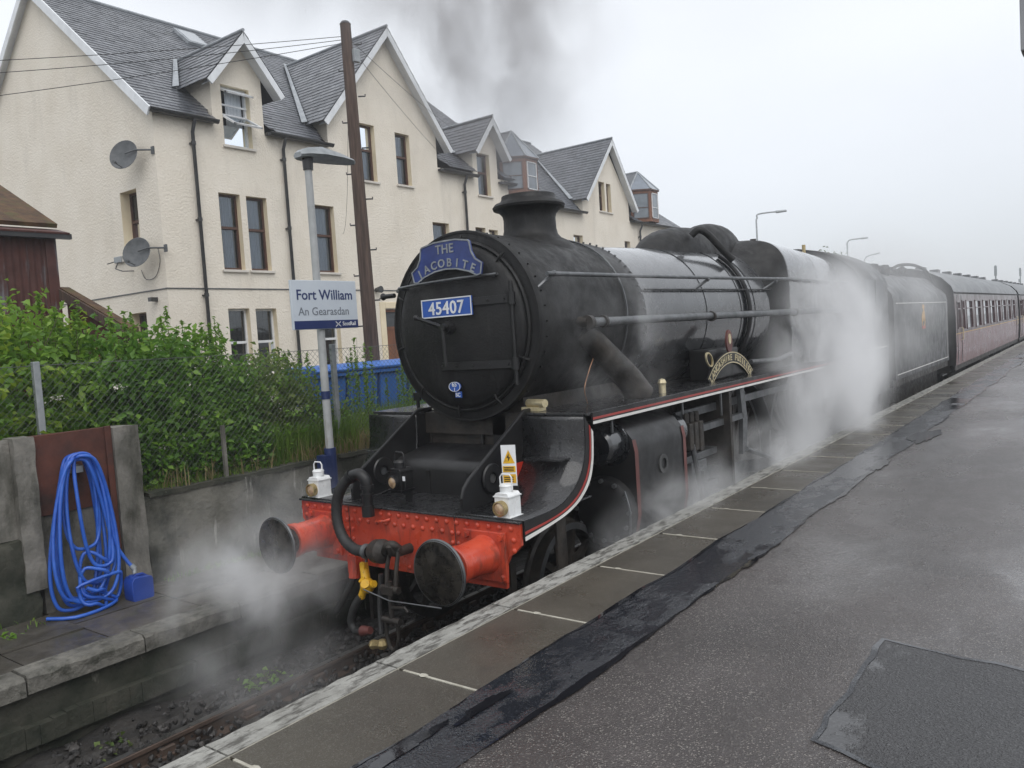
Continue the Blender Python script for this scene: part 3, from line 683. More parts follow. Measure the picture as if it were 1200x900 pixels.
# section 1
sl1 = Vector((XR-(FX+.22), 0, 12.12-7.93)); L1 = sl1.length
def cutout(*spans):
    """spans (y0,y1,zpeak): the triangular footprint of a cross gable on a main slope, in (u,v)"""
    return spans
def main_inside(y0, spans, L_, e):
    def f(u, v):
        y = y0+u; d = v/L_
        for (a, b, zp, ze) in spans:
            z = e[0]+(e[1]-e[0])*d; m = (a+b)/2; hw = (b-a)/2
            if abs(y-m) < hw*max(0, (zp-z)/(zp-ze)) and z < zp: return False
        return True
    return f
roof('main_roof', (FX+.22, 5.06, 7.93), (0, 1, 0), sl1, 14.5, L1, main_inside(5.06, [(6.72, 8.12, 10.0, 8.3), (10.1, 14.45, 11.5, 8.45), (16.15, 17.45, 9.75, 8.3)], L1, (7.93, 12.12)))
sl2 = Vector((XR-(FX+.22), 0, 11.45-7.22)); L2_ = sl2.length
roof('main_roof', (FX+.22, 19.56, 7.22), (0, 1, 0), sl2, 7.2, L2_, main_inside(19.56, [(22.8, 26.65, 10.4, 7.9)], L2_, (7.22, 11.45)))
sl3 = Vector((-14.9-(FX+.22), 0, 9.45-7.18)); L3 = sl3.length
roof('main_roof', (FX+.22, 26.76, 7.18), (0, 1, 0), sl3, 4.7, L3)
MB().poly([(XR, 5.06, 12.12), (XR, 19.56, 12.12), (-22.2, 19.56, 7.8), (-22.2, 5.06, 7.8)]).build('rear_roof', slatebase, bd, smooth=0)
MB().poly([(XR, 19.56, 11.45), (XR, 26.76, 11.45), (-22.2, 26.76, 7.1), (-22.2, 19.56, 7.1)]).poly([(-14.9, 26.76, 9.45), (-14.9, 31.46, 9.45), (-22.2, 31.46, 7.1), (-22.2, 26.76, 7.1)]).build('rear_roof', slatebase, bd, smooth=0)
MB().poly([(FX, 19.5, 7.1), (XR, 19.5, 11.4), (XR, 19.5, 12.0), (FX, 19.5, 7.9)]).poly([(XR, 26.7, 7.1), (-14.9, 26.7, 9.4), (XR, 26.7, 11.4)]).poly([(FX, 26.7, 7.1), (-14.9, 26.7, 9.4), (XR, 26.7, 11.4)]).build('step_wall', slatebase, bd, smooth=0)
def ridge(a, b, mat_=lead): return MB().tube([a, b], .05, 8).build('ridge_capping', mat_, bd)
ridge((XR, 5.06, 12.14), (XR, 19.56, 12.14)); ridge((XR, 19.56, 11.47), (XR, 26.76, 11.47)); ridge((-14.9, 26.76, 9.47), (-14.9, 31.46, 9.47))
# cross gables: roof slopes, bargeboards, valley lead
def cross_gable(yl, yr, ze_l, ze_r, yp, zp, e, xo=.30):
    """e = (z at eave line x=FX+.22, slope per metre towards -X) of the main roof"""
    xf = FX+xo; xm = lambda z: FX+.22-(z-e[0])/e[1]
    for (ys_, ze) in ((yl, ze_l), (yr, ze_r)):
        O = Vector((xf, ys_, ze)); V_ = Vector((0, yp-ys_, zp-ze)); U_ = Vector((-1, 0, 0)); ub = xf-xm(ze); ut = xf-xm(zp); vl = V_.length
        out = [(0, 0), (ub, 0), (ut, vl), (0, vl)]
        roof('gable_roof', O, U_, V_, max(ub, ut)+.1, vl, pin(out), out)
        a = O+Vector((-ub, 0, .02)); b = Vector((xf-ut, yp, zp+.02))
        MB().poly([a+Vector((0, -.11 if ys_ < yp else .11, .05)), b+Vector((0, -.08 if ys_ < yp else .08, .09)), b+Vector((.02, 0, .06)), a+Vector((.1, 0, .07))]).build('valley_lead', lead, bd, smooth=0)
        # bargeboard with thickness, soffit and slate overhang
        t = (Vector((0, yp-ys_, zp-ze))).normalized(); n_ = Vector((0, -t.z, t.y)) if ys_ < yp else Vector((0, t.z, -t.y))
        w_ = .17; A = Vector((xf, ys_, ze)); B = Vector((xf, yp, zp))
        q = [A-n_*.015, B-n_*.015-Vector((0, 0, .0)), B-Vector((0, 0, w_/abs(t.y))), A-n_*w_]
        m_ = MB(); m_.poly([p for p in q]+[p-Vector((.035, 0, 0)) for p in q], [(0, 1, 2, 3), (7, 6, 5, 4), (0, 4, 5, 1), (3, 2, 6, 7), (0, 3, 7, 4), (1, 5, 6, 2)]); m_.build('bargeboard', bargew, bd, smooth=0)
        s_ = MB(); A2 = A-n_*.10; B2 = B-Vector((0, 0, .10/abs(t.y))); s_.poly([A2-Vector((.03, 0, 0)), B2-Vector((.03, 0, 0)), B2-Vector((xo, 0, 0)), A2-Vector((xo, 0, 0))]); s_.build('soffit', bargew, bd, smooth=0)
    MB().tube([(xf, yp, zp+.03), (xm(zp), yp, zp+.03)], .04, 8).build('ridge_capping', lead, bd)
e1 = (7.93, 4.19/5.22); e2 = (7.22, 4.23/5.22)
cross_gable(6.42, 8.56, 8.80, 8.80, 7.49, 10.10, e1, .36)
cross_gable(9.78, 14.88, 8.47, 8.43, 12.34, 11.50, e1)
cross_gable(15.92, 17.86, 8.58, 8.55, 16.92, 9.82, e1, .36)
cross_gable(22.68, 27.0, 7.74, 7.63, 24.98, 10.38, e2)
# dormer cheeks
for y0, y1, z, e in ((6.72, 8.12, 9.02, e1), (16.15, 17.45, 8.74, e1), (10.12, 14.42, 8.78, e1), (22.85, 26.62, 7.82, e2)):
    for y in (y0, y1):
        MB().poly([(FX, y, e[0]-.15), (FX, y, z), (FX+.22-(z-e[0])/e[1], y, z), (FX, y, e[0])]).build('dormer_cheek', harl, bd, smooth=0)
# the near gable's raking boards
for s_, xe, ze in ((1, FX+.26, 7.93), (-1, -22.26, 7.75)):
    A = Vector((xe, 5.04, ze)); B = Vector((XR, 5.04, 12.14)); t = (B-A).normalized(); n_ = Vector((-t.z, 0, t.x)) if s_ < 0 else Vector((t.z, 0, -t.x))
    q = [A+n_*.0, B, B-Vector((0, 0, .25)), A-n_*.2]
    m_ = MB(); m_.poly(q+[p+Vector((0, .04, 0)) for p in q], [(0, 1, 2, 3), (7, 6, 5, 4), (0, 4, 5, 1), (3, 2, 6, 7), (0, 3, 7, 4), (1, 5, 6, 2)]); m_.build('bargeboard', bargew, bd, smooth=0)
    MB().poly([A-n_*.1+Vector((0, .04, 0)), B-Vector((0, 0, .13))+Vector((0, .04, 0)), B-Vector((0, 0, .13))+Vector((0, .2, 0)), A-n_*.1+Vector((0, .2, 0))]).build('soffit', bargew, bd, smooth=0)
# gutters and drainpipes
def gut(y0, y1, z, x=FX+.20):
    MB().lathe([(.075, 0), (.075, y1-y0)], (x, y0, z), (0, 1, 0), 10, PI*.5, PI*1.5).box(x-.19, x-.06, y0, y1, z-.03, z+.02).tube([(x+.075, y0, z), (x+.075, y1, z)], .012, 6).build('gutter', gutter, bd)
gut(5.06, 6.72, 7.93); gut(8.12, 10.1, 7.90); gut(14.42, 16.15, 7.83); gut(17.45, 19.5, 7.78); gut(19.56, 22.8, 7.22); gut(26.65, 31.4, 7.18)
for y, z, z0 in ((6.12, 7.9, 1.1), (8.58, 7.87, 1.1), (15.57, 7.8, 1.1), (18.6, 7.7, 1.1), (27.4, 7.1, 1.1)):
    p = MB().tube([(FX+.2, y, z), (FX+.2, y, z-.08), (FX+.09, y, z-.3), (FX+.09, y, z0)], .042, 10)
    q = p.build('drainpipe', gutter, bd); c_ = MB()
    for k in range(4): c_.cyl((FX+.09, y, z-.5-k*1.7), (FX+.09, y, z-.58-k*1.7), .055, n=10); c_.box(FX, FX+.1, y-.06, y+.06, z-.56-k*1.7, z-.53-k*1.7)
    c_.build('pipe_clip', gutter, q)
# skylight
sx = Vector((FX+.22, 7.0, 7.93))+sl1.normalized()*3.2
SKM = Matrix.Translation((-16.25, 9.1, 11.52)) @ Matrix.Rotation(math.atan2(4.19, 5.22), 4, 'Y')
skl = MB().box(-.45, .45, -.33, .33, 0, .09, SKM).build('skylight', lead, bd, smooth=0)
MB().box(-.38, .38, -.26, .26, .09, .10, SKM).build('pane', mat_pane, skl, smooth=0)
# two octagonal timber oriels breaking the roof slope
def oriel(yc, z0, z1, zt):
    cx = FX-.35; r = 1.28; hw = .88
    P = [(cx-1.1, yc-hw), (cx+.15, yc-hw), (cx+.85, yc-hw*.42), (cx+.85, yc+hw*.42), (cx+.15, yc+hw), (cx-1.1, yc+hw)]
    b = MB(); b.poly([(x, y, z0) for x, y in P]+[(x, y, z1) for x, y in P], [(0, 1, 7, 6), (1, 2, 8, 7), (2, 3, 9, 8), (3, 4, 10, 9), (4, 5, 11, 10)])
    o_ = b.build('oriel', oakf, bd, origin=(cx, yc, z0), smooth=0)
    for i in (0, 1, 2, 3, 4):
        a = Vector((*P[i], 0)); c = Vector((*P[i+1], 0)); t = (c-a).normalized(); n_ = Vector((t.y, -t.x, 0)); L_ = (c-a).length
        if i in (0, 4):
            MB().poly([a+n_*.01+Vector((0, 0, z0)), c+n_*.01+Vector((0, 0, z0)), c+n_*.01+Vector((0, 0, z1-.06)), a+n_*.01+Vector((0, 0, z1-.06))]).build('slate_cheek', slatebase, o_, smooth=0); continue
        m = .12; A = a+t*m+n_*.012; B = c-t*m+n_*.012
        MB().poly([A+Vector((0, 0, z0+.18)), B+Vector((0, 0, z0+.18)), B+Vector((0, 0, z1-.14)), A+Vector((0, 0, z1-.14))]).build('pane', mat_pane, o_, smooth=0)
        fr = MB()
        for (u0, u1, v0, v1) in ((m-.03, m, z0+.15, z1-.11), (L_-m, L_-m+.03, z0+.15, z1-.11), (m-.03, L_-m+.03, z0+.15, z0+.18), (m-.03, L_-m+.03, z1-.14, z1-.11), (m, L_-m, z0+.6, z0+.63)):
            p0 = a+t*u0; p1 = a+t*u1; fr.poly([q+n_*k+Vector((0, 0, v)) for k in (0, .035) for v in (v0, v1) for q in (p0, p1)], [(0, 1, 3, 2), (4, 6, 7, 5), (0, 4, 5, 1), (2, 3, 7, 6), (0, 2, 6, 4), (1, 5, 7, 3)])
        fr.build('frame', brownf if i != 2 else whitef, o_, smooth=0)
    PP = [(x+(x-cx)*.07, y+(y-yc)*.07) for x, y in P]
    ap = (cx+.1, yc, zt); bk = (cx-1.9, yc, zt)
    MB().poly([(*PP[0], z1), (*PP[1], z1), (*PP[2], z1), (*PP[3], z1), (*PP[4], z1), (*PP[5], z1), (*PP[0], z1+.06), (*PP[1], z1+.06), (*PP[2], z1+.06), (*PP[3], z1+.06), (*PP[4], z1+.06), (*PP[5], z1+.06)],
              [(0, 1, 7, 6), (1, 2, 8, 7), (2, 3, 9, 8), (3, 4, 10, 9), (4, 5, 11, 10)]).build('cornice', brownf, o_, smooth=0)
    Z = z1+.06
    MB().poly([(*PP[0], Z), (*PP[1], Z), ap, bk]).poly([(*PP[4], Z), (*PP[5], Z), bk, ap]).build('slate_hip', slate, o_, smooth=0)
    MB().poly([(*PP[1], Z), (*PP[2], Z), ap]).poly([(*PP[2], Z), (*PP[3], Z), ap]).poly([(*PP[3], Z), (*PP[4], Z), ap]).build('glazed_hip', mat_hip, o_, smooth=0)
    gb = MB()
    for i in (1, 2, 3, 4): gb.tube([(*PP[i], Z), ap], .035, 6)
    gb.tube([ap, bk], .04, 6); gb.build('glazing_bar', lead, o_)
oriel(18.75, 7.45, 8.66, 9.75); oriel(28.1, 7.2, 8.55, 9.5)
# satellite dishes
def dish(yc, x, z, label, arm):
    t = thing('satellite_dish', label, 'satellite dish', (x+.45, gy, z))
    n = Vector((.42, -.86, .27)).normalized(); c = Vector((x, gy-.42, z))
    d = MB().lathe([(.0, .07), (.12, .062), (.24, .035), (.335, .0), (.34, -.008), (.33, -.012), (.24, .02), (.12, .045), (0, .052)], c-n*.07, -n, 28)
    d.v = [tuple(c+(Vector(v)-c)) for v in d.v]; d.build('reflector', dishm, t)
    MB().tube([c-n*-.0+Vector((.02, .07, 0)), c+Vector((.25, .18, .05)), (x+.55, gy, z+.03)], .02, 8).box(x+.50, x+.60, gy-.03, gy, z-.06, z+.10).build('bracket', dishm, t)
    tip = c+n*.30+Vector((-.02, 0, -.32)); MB().tube([c+Vector((-.02, 0, -.3)), tip], .012, 6).cyl(tip, tip-n*.10+Vector((0, 0, .03)), .035, .025, 10).build('feed_arm', dishm, t)
    return t
dish(0, -12.62, 7.08, 'grey satellite dish high on the gable wall above the narrow window', 0)
dish(0, -12.45, 4.95, 'grey satellite dish lower down in front of the narrow gable window', 1)
ae = thing('wall_aerial', 'small grey cable box and bent aerial bracket on gable wall left of lower dish', 'aerial', (-13.8, gy, 4.9))
MB().box(-14.05, -13.72, gy-.07, gy, 4.86, 5.0).build('cable_box', galv, ae, smooth=0, bevel=.01)
MB().tube([(-13.9, gy-.05, 4.88), (-13.75, gy-.2, 4.7), (-13.45, gy-.2, 4.62), (-13.32, gy, 4.62)], .013, 6).tube([(-14.05, gy-.05, 4.9), (-14.2, gy-.15, 4.86)], .012, 6).build('bracket', gutter, ae)
MB().box(-12.55, -12.42, gy-.16, gy, 3.86, 3.95).build('vent_cowl', gutter, bd, smooth=0)
MB().tube(smoothpath([(-12.2, gy-.02, 5.0), (-12.15, gy-.03, 4.7), (-12.4, gy-.02, 4.4), (-12.8, gy-.02, 4.38), (-12.95, gy-.03, 4.6)]), .008, 5).build('wall_cable', gutter, bd)
# shed in front of the gable
sh = thing('shed', 'rusty corrugated iron shed with mossy roof at the left edge behind the hedge', 'shed', (-7.15, .8, 1.1))
def corrwall(name, A, B, z0, z1, m):
    A = Vector(A); B = Vector(B); t = (B-A); L_ = t.length; t.normalize(); n_ = Vector((t.y, -t.x, 0)); k = int(L_/.0125); mb = MB()
    for i in range(k+1):
        p = A+t*(L_*i/k)+n_*.012*math.sin(i/k*L_*2*PI/.09); mb.v += [(p.x, p.y, z0), (p.x, p.y, z1)]
    for i in range(k): mb.f.append((2*i, 2*i+2, 2*i+3, 2*i+1))
    return mb.build(name, m, sh)
corrwall('iron_wall', (-7.1, -7, 0), (-7.1, .72, 0), 1.1, 4.33, corr); corrwall('iron_wall', (-7.13, .76, 0), (-12, .76, 0), 1.1, 4.33, rust)
MB().box(-7.13, -7.07, .66, .80, 1.1, 4.33).build('corner_post', corr, sh, smooth=0)
MB().box(0, 3.6, -7, .86, -.03, .03, Matrix.Translation((-7.12, 0, 4.50)) @ Matrix.Rotation(math.radians(180+25.5), 4, 'Y')).build('mossy_roof', mossroof, sh, smooth=0)
MB().box(-.12, .28, -7, .92, -.012, .012, Matrix.Translation((-7.02, 0, 4.40)) @ Matrix.Rotation(math.radians(180+14), 4, 'Y')).build('lead_eave', corr, sh, smooth=0)
MB().box(-7.0, -6.92, -7, .95, 4.30, 4.37).build('gutter', gutter, sh, smooth=0)
sl_ = thing('lean_to', 'low dark lean-to with sloping rusty roof edge above the hedge beside the shed', 'shed', (-6.4, .9, 1.1))
MB().prism([(-7.05, 3.56), (-5.45, 2.95), (-5.45, 1.1), (-7.05, 1.1)], lambda u, v, t: (u, t, v), .86, .92).build('gable_boarding', rust, sl_, smooth=0)
MB().prism([(-7.1, 3.66), (-5.35, 3.0), (-5.35, 2.94), (-7.1, 3.60)], lambda u, v, t: (u, t, v), .80, .93).build('roof_sheet', mossroof, sl_, smooth=0)
MB().prism([(-7.1, 3.64), (-5.35, 2.98), (-5.35, 2.86), (-7.1, 3.50)], lambda u, v, t: (u, t, v), .775, .80).build('verge_board', timber, sl_, smooth=0)

# ================================================================== STEAM LOCOMOTIVE (buffer beam face at Y=0, rail level Z=0)
lo = thing('steam_locomotive', 'big black wet steam locomotive with red buffer beam standing at the platform', 'locomotive', (0, 0, 0))
BZ = 2.695
# smokebox
MB().lathe([(.70, .93), (.80, .925), (.816, .935), (.816, 1.0), (.808, 1.0), (.808, 2.76), (.80, 2.80)], (0, 0, BZ), (0, 1, 0), 72).build('smokebox', sootblk, lo)
MB().lathe([(.80, .918), (.818, .918), (.824, .93), (.824, .975), (.808, .985)], (0, 0, BZ), (0, 1, 0), 72).build('smokebox_ring', sootblk, lo)
door_ = MB().lathe([(.735, .93), (.735, .905), (.72, .893), (.70, .905), (.695, .885), (.67, .862), (.60, .835), (.48, .80), (.33, .775), (.18, .762), (0, .757)], (0, 0, BZ), (0, 1, 0), 64).build('smokebox_door', sootblk, lo)
d = MB().cyl((0, .77, BZ), (0, .70, BZ), .062, .05, 14).tube([(0, .69, BZ), (-.30, .68, BZ+.10)], .017, 8).ball((-.31, .68, BZ+.103), .026).build('door_handle', black, door_)
MB().cyl((0, .70, BZ), (0, .655, BZ), .035, .03, 12).tube([(0, .665, BZ), (.015, .66, BZ-.32)], .016, 8).build('door_handle', black, door_)
def dished(x, z):      # y of the door skin
    r = math.hypot(x, z-BZ)
    P = [(0, .757), (.18, .762), (.33, .775), (.48, .80), (.60, .835), (.67, .862), (.735, .90), (1, .92)]
    for (a, b), (c, e_) in zip(P, P[1:]):
        if r <= c: return b+(e_-b)*(r-a)/(c-a)
    return .92
for z in (BZ+.20, BZ-.33):      # hinge straps
    m = MB(); xs = np.linspace(-.02 if z > BZ else -.12, .60, 14)
    for x in xs: y = dished(x, z); m.v += [(x, y-.018, z-.032), (x, y-.018, z+.032), (x, y+.01, z+.034), (x, y+.01, z-.034)]
    for i in range(13):
        a = i*4
        for j in range(3): m.f.append((a+j, a+j+1, a+j+5, a+j+4))
    m.build('hinge_strap', black, door_)
    r_ = MB()
    for x in xs[::3]: r_.ball((x, dished(x, z)-.02, z), .011, 6)
    r_.build('strap_rivets', black, door_, kind='stuff')
MB().cyl((.615, .83, BZ-.50), (.615, .83, BZ+.34), .017, n=10).cyl((.615, .83, BZ-.38), (.615, .83, BZ-.28), .032, n=10).cyl((.615, .83, BZ+.15), (.615, .83, BZ+.25), .032, n=10).build('hinge_pin', black, door_)
for k in range(10):
    t = 2*PI*(k+.35)/10; c = Vector((.70*math.cos(t), .90, BZ+.70*math.sin(t))); n_ = Vector((math.cos(t), 0, math.sin(t)))
    if abs(math.cos(t)) > .95 and math.cos(t) > 0: continue
    MB().tube([c+n_*.075+Vector((0, .0, 0)), c+n_*.02+Vector((0, -.03, 0)), c-n_*.03+Vector((0, -.02, 0))], .010, 6).build('door_dog', sootblk, lo)
MB().tube([(-.60, .79, 3.075), (-.3, .735, 3.085), (.15, .735, 3.095), (.50, .80, 3.10)], .013, 8).cyl((-.58, .79, 3.075), (-.58, .90, 3.07), .016).cyl((.47, .80, 3.10), (.47, .9, 3.10), .016).build('door_handrail', dullsteel, lo)
MB().tube([(-.80, .93, 3.03), (-.93, .93, 3.03)], .022, 10).ball((-.945, .93, 3.03), .035, 10, (.7, 1, 1)).build('handrail_end', black, lo)
# number plate and shed plate
yb = dished(.28, 2.87)
npl = MB().box(-.292, .268, yb-.035, yb-.018, 2.786, 2.946).build('number_plate', numblue, lo, smooth=0, bevel=.003)
m = MB()
for a, b, c, e_ in ((-.292, .268, 2.936, 2.946), (-.292, .268, 2.786, 2.796), (-.292, -.282, 2.796, 2.936), (.258, .268, 2.796, 2.936)): m.box(a, b, yb-.038, yb-.0355, c, e_)
m.build('plate_border', white, npl, smooth=0)
m = MB(); put_text(m, '45407', .152, lambda v: (v.x-.012, yb-.037-v.z, 2.812+v.y), bold=.002, space=1.06); m.build('lettering', white, npl, smooth=0, kind='stuff')
m = MB(); yo = .79; m.prism([(.064*math.cos(t), .042*math.sin(t)) for t in np.linspace(0, 2*PI, 29)[:-1]], lambda u, v, t: (u, t, 2.19+v), yo-.022, yo-.01)
spl = m.build('shed_plate', numblue, lo, smooth=0)
m = MB(); m.lathe([(1, 0), (1.0, .003), (.92, .003), (.92, 0)], (0, 0, 0), (0, 0, 1), 32); m.v = [(x*.064, yo-.024-z, 2.19+y*.042) for x, y, z in m.v]; m.build('plate_border', white, spl)
MB().box(-.008, .062, yo-.012, yo-.004, 2.095, 2.148).build('small_plate', numblue, spl, smooth=0)
m = MB(); put_text(m, '65', .055, lambda v: (v.x, yo-.026-v.z, 2.192+v.y), depth=.001, bold=.001); put_text(m, 'J', .034, lambda v: (v.x, yo-.026-v.z, 2.158+v.y), depth=.001, bold=.001); put_text(m, 'SC', .046, lambda v: (v.x+.026, yo-.015-v.z, 2.105+v.y), depth=.001, bold=.001); m.build('lettering', white, spl, smooth=0, kind='stuff')
# chimney
ch_ = MB().lathe([(.47, 3.36), (.43, 3.43), (.36, 3.475), (.30, 3.505), (.268, 3.545), (.255, 3.60), (.252, 3.70), (.262, 3.745), (.30, 3.785), (.345, 3.80), (.352, 3.822), (.33, 3.85), (.28, 3.868), (.262, 3.895), (.258, 3.925), (.235, 3.93), (.22, 3.90), (.2, 3.6)], (0, 2.03, 0), (0, 0, 1), 56, ref=Vector((1, 0, 0)))
for i, (x, y, z) in enumerate(ch_.v):      # saddle the base over the smokebox
    if z < 3.50: k = (3.50-z)/.14; ch_.v[i] = (x, y, z-(BZ+.808-math.sqrt(max(0, .808**2-x*x))-BZ)*min(1, k)*1.0+.07*min(1, k))
ch_.build('chimney', sootblk, lo)
# boiler cladding, taper
def brad(y): t = (y-2.80)/3.8; return .785+.095*t, 2.695+.03*t
b_ = MB()
secs = []
for y in (2.80, 2.805, 4.26, 5.26, 6.3): r, c = brad(y); r -= .01 if y == 2.80 else 0; secs.append([(r*math.cos(t), y, c+r*math.sin(t)) for t in np.linspace(0, 2*PI, 73)[:-1]])
b_.loft(secs).build('boiler_barrel', gloss, lo)
for y in (2.84, 4.26, 5.26, 5.71):
    r, c = brad(y); w_ = .022 if y > 4.5 else .014
    MB().lathe([(r+.001, -w_), (r+.006, -w_), (r+.006, w_), (r+.001, w_)], (0, y, c), (0, 1, 0), 72).build('boiler_band', gloss, lo)
m = MB()
for k in range(64):
    t = 2*PI*k/64; m.cyl((.808*math.cos(t), 2.74, BZ+.808*math.sin(t)), (.826*math.cos(t), 2.74, BZ+.826*math.sin(t)), .012, n=6)
m.build('ring_bolts', dullsteel, lo, kind='stuff', smooth=0)
MB().tube([(.822*math.cos(t), 2.37+.04*math.sin(t*2), BZ+.822*math.sin(t)) for t in np.linspace(1.65, -.85, 30)], .010, 6).build('lubricator_pipe', dullsteel, lo)
MB().tube(smoothpath([(.80, 1.72, 2.6), (.83, 1.75, 2.45), (.80, 1.66, 2.25), (.84, 1.5, 2.1), (.80, 1.6, 1.96)]), .006, 5).build('copper_pipe', copper, lo)
m = MB()
for k in range(40):
    t = 2*PI*k/40; m.ball((.815*math.cos(t), 1.03, BZ+.815*math.sin(t)), .011, 6)
m.build('smokebox_rivets', sootblk, lo, kind='stuff')
# firebox (Belpaire)
def fbox(y, a, zt, zb, n):
    out = []; c = (zt+zb)/2; h = (zt-zb)/2
    for t in np.linspace(0, 2*PI, 73)[:-1]:
        x = math.copysign(abs(math.cos(t))**(2/n), math.cos(t))*a; z = c+math.copysign(abs(math.sin(t))**(2/n), math.sin(t))*h; out.append((x, y, z))
    return out
r, c = brad(6.2)
sec = [[(r*math.cos(t), 6.2, c+r*math.sin(t)) for t in np.linspace(0, 2*PI, 73)[:-1]], fbox(6.42, .93, 3.66, 1.78, 2.7), fbox(6.56, .99, 3.70, 1.6, 3.8), fbox(6.62, 1.0, 3.71, 1.5, 4.6), fbox(9.42, .98, 3.60, 1.5, 4.6)]
MB().loft(sec[:4]).build('firebox_throat', sootblk, lo, smooth=60); MB().loft(sec[3:]).build('firebox', gloss, lo, smooth=60)
for y in (6.64, 8.0): MB().loft([[(x*1.006, y+d_, 2.6+(z-2.6)*1.006) for x, _, z in fbox(y, .999-(y-6.62)*.007, 3.71-(y-6.62)*.039, 1.5, 4.6)] for d_ in (0, .03)]).build('firebox_band', gloss, lo, smooth=60)
for k in range(4): MB().box(.1+.12*k, .14+.12*k, 7.3, 7.34, 3.70, 3.73).build('mudhole_lug', gloss, lo, smooth=0) if k < 2 else None
# top feed, dome, safety valves, whistle
def fairing(yc, ly0, ly1, hw, zb, zt, n=2.4):
    m = MB(); k = len(m.v); R = 10; S = 28
    for i in range(R+1):
        ph = (PI/2)*i/R
        for j in range(S):
            t = 2*PI*j/S; sx = math.copysign(abs(math.cos(t))**(2/n), math.cos(t)); sy = math.copysign(abs(math.sin(t))**(2/n), math.sin(t))
            rad = math.cos(ph)**(.75); m.v.append((hw*sx*rad, yc+(ly1 if sy > 0 else ly0)*sy*rad, zb+(zt-zb)*math.sin(ph)))
    for i in range(R):
        for j in range(S): q = (j+1) % S; m.f.append((i*S+j, i*S+q, (i+1)*S+q, (i+1)*S+j))
    return m
m = fairing(5.75, 1.5, .5, .37, 3.35, 3.86, 2.3); m.build('top_feed_cover', sootblk, lo)
fairing(6.35, .70, .75, .38, 3.35, 3.965, 2.8).build('steam_dome', sootblk, lo)
MB().tube(smoothpath([(.30, 5.10, 3.70), (.38, 5.14, 3.76), (.47, 5.22, 3.70), (.60, 5.34, 3.50), (.70, 5.42, 3.36)]), [.045]*25, 10).build('feed_pipe', sootblk, lo)
r, c = brad(5.42); MB().tube([((r+.03)*math.cos(t), 5.44, c+(r+.03)*math.sin(t)) for t in np.linspace(.95, -.9, 22)], .028, 8).build('feed_pipe', black, lo)
for x in (-.13, .13): MB().cyl((x, 7.75, 3.64), (x, 7.75, 3.80), .07, .06, 14).cyl((x, 7.75, 3.80), (x, 7.75, 3.83), .045, n=12).build('safety_valve', grimy, lo)
MB().cyl((.45, 9.2, 3.6), (.45, 9.2, 3.78), .03, n=10).build('whistle', brass, lo)
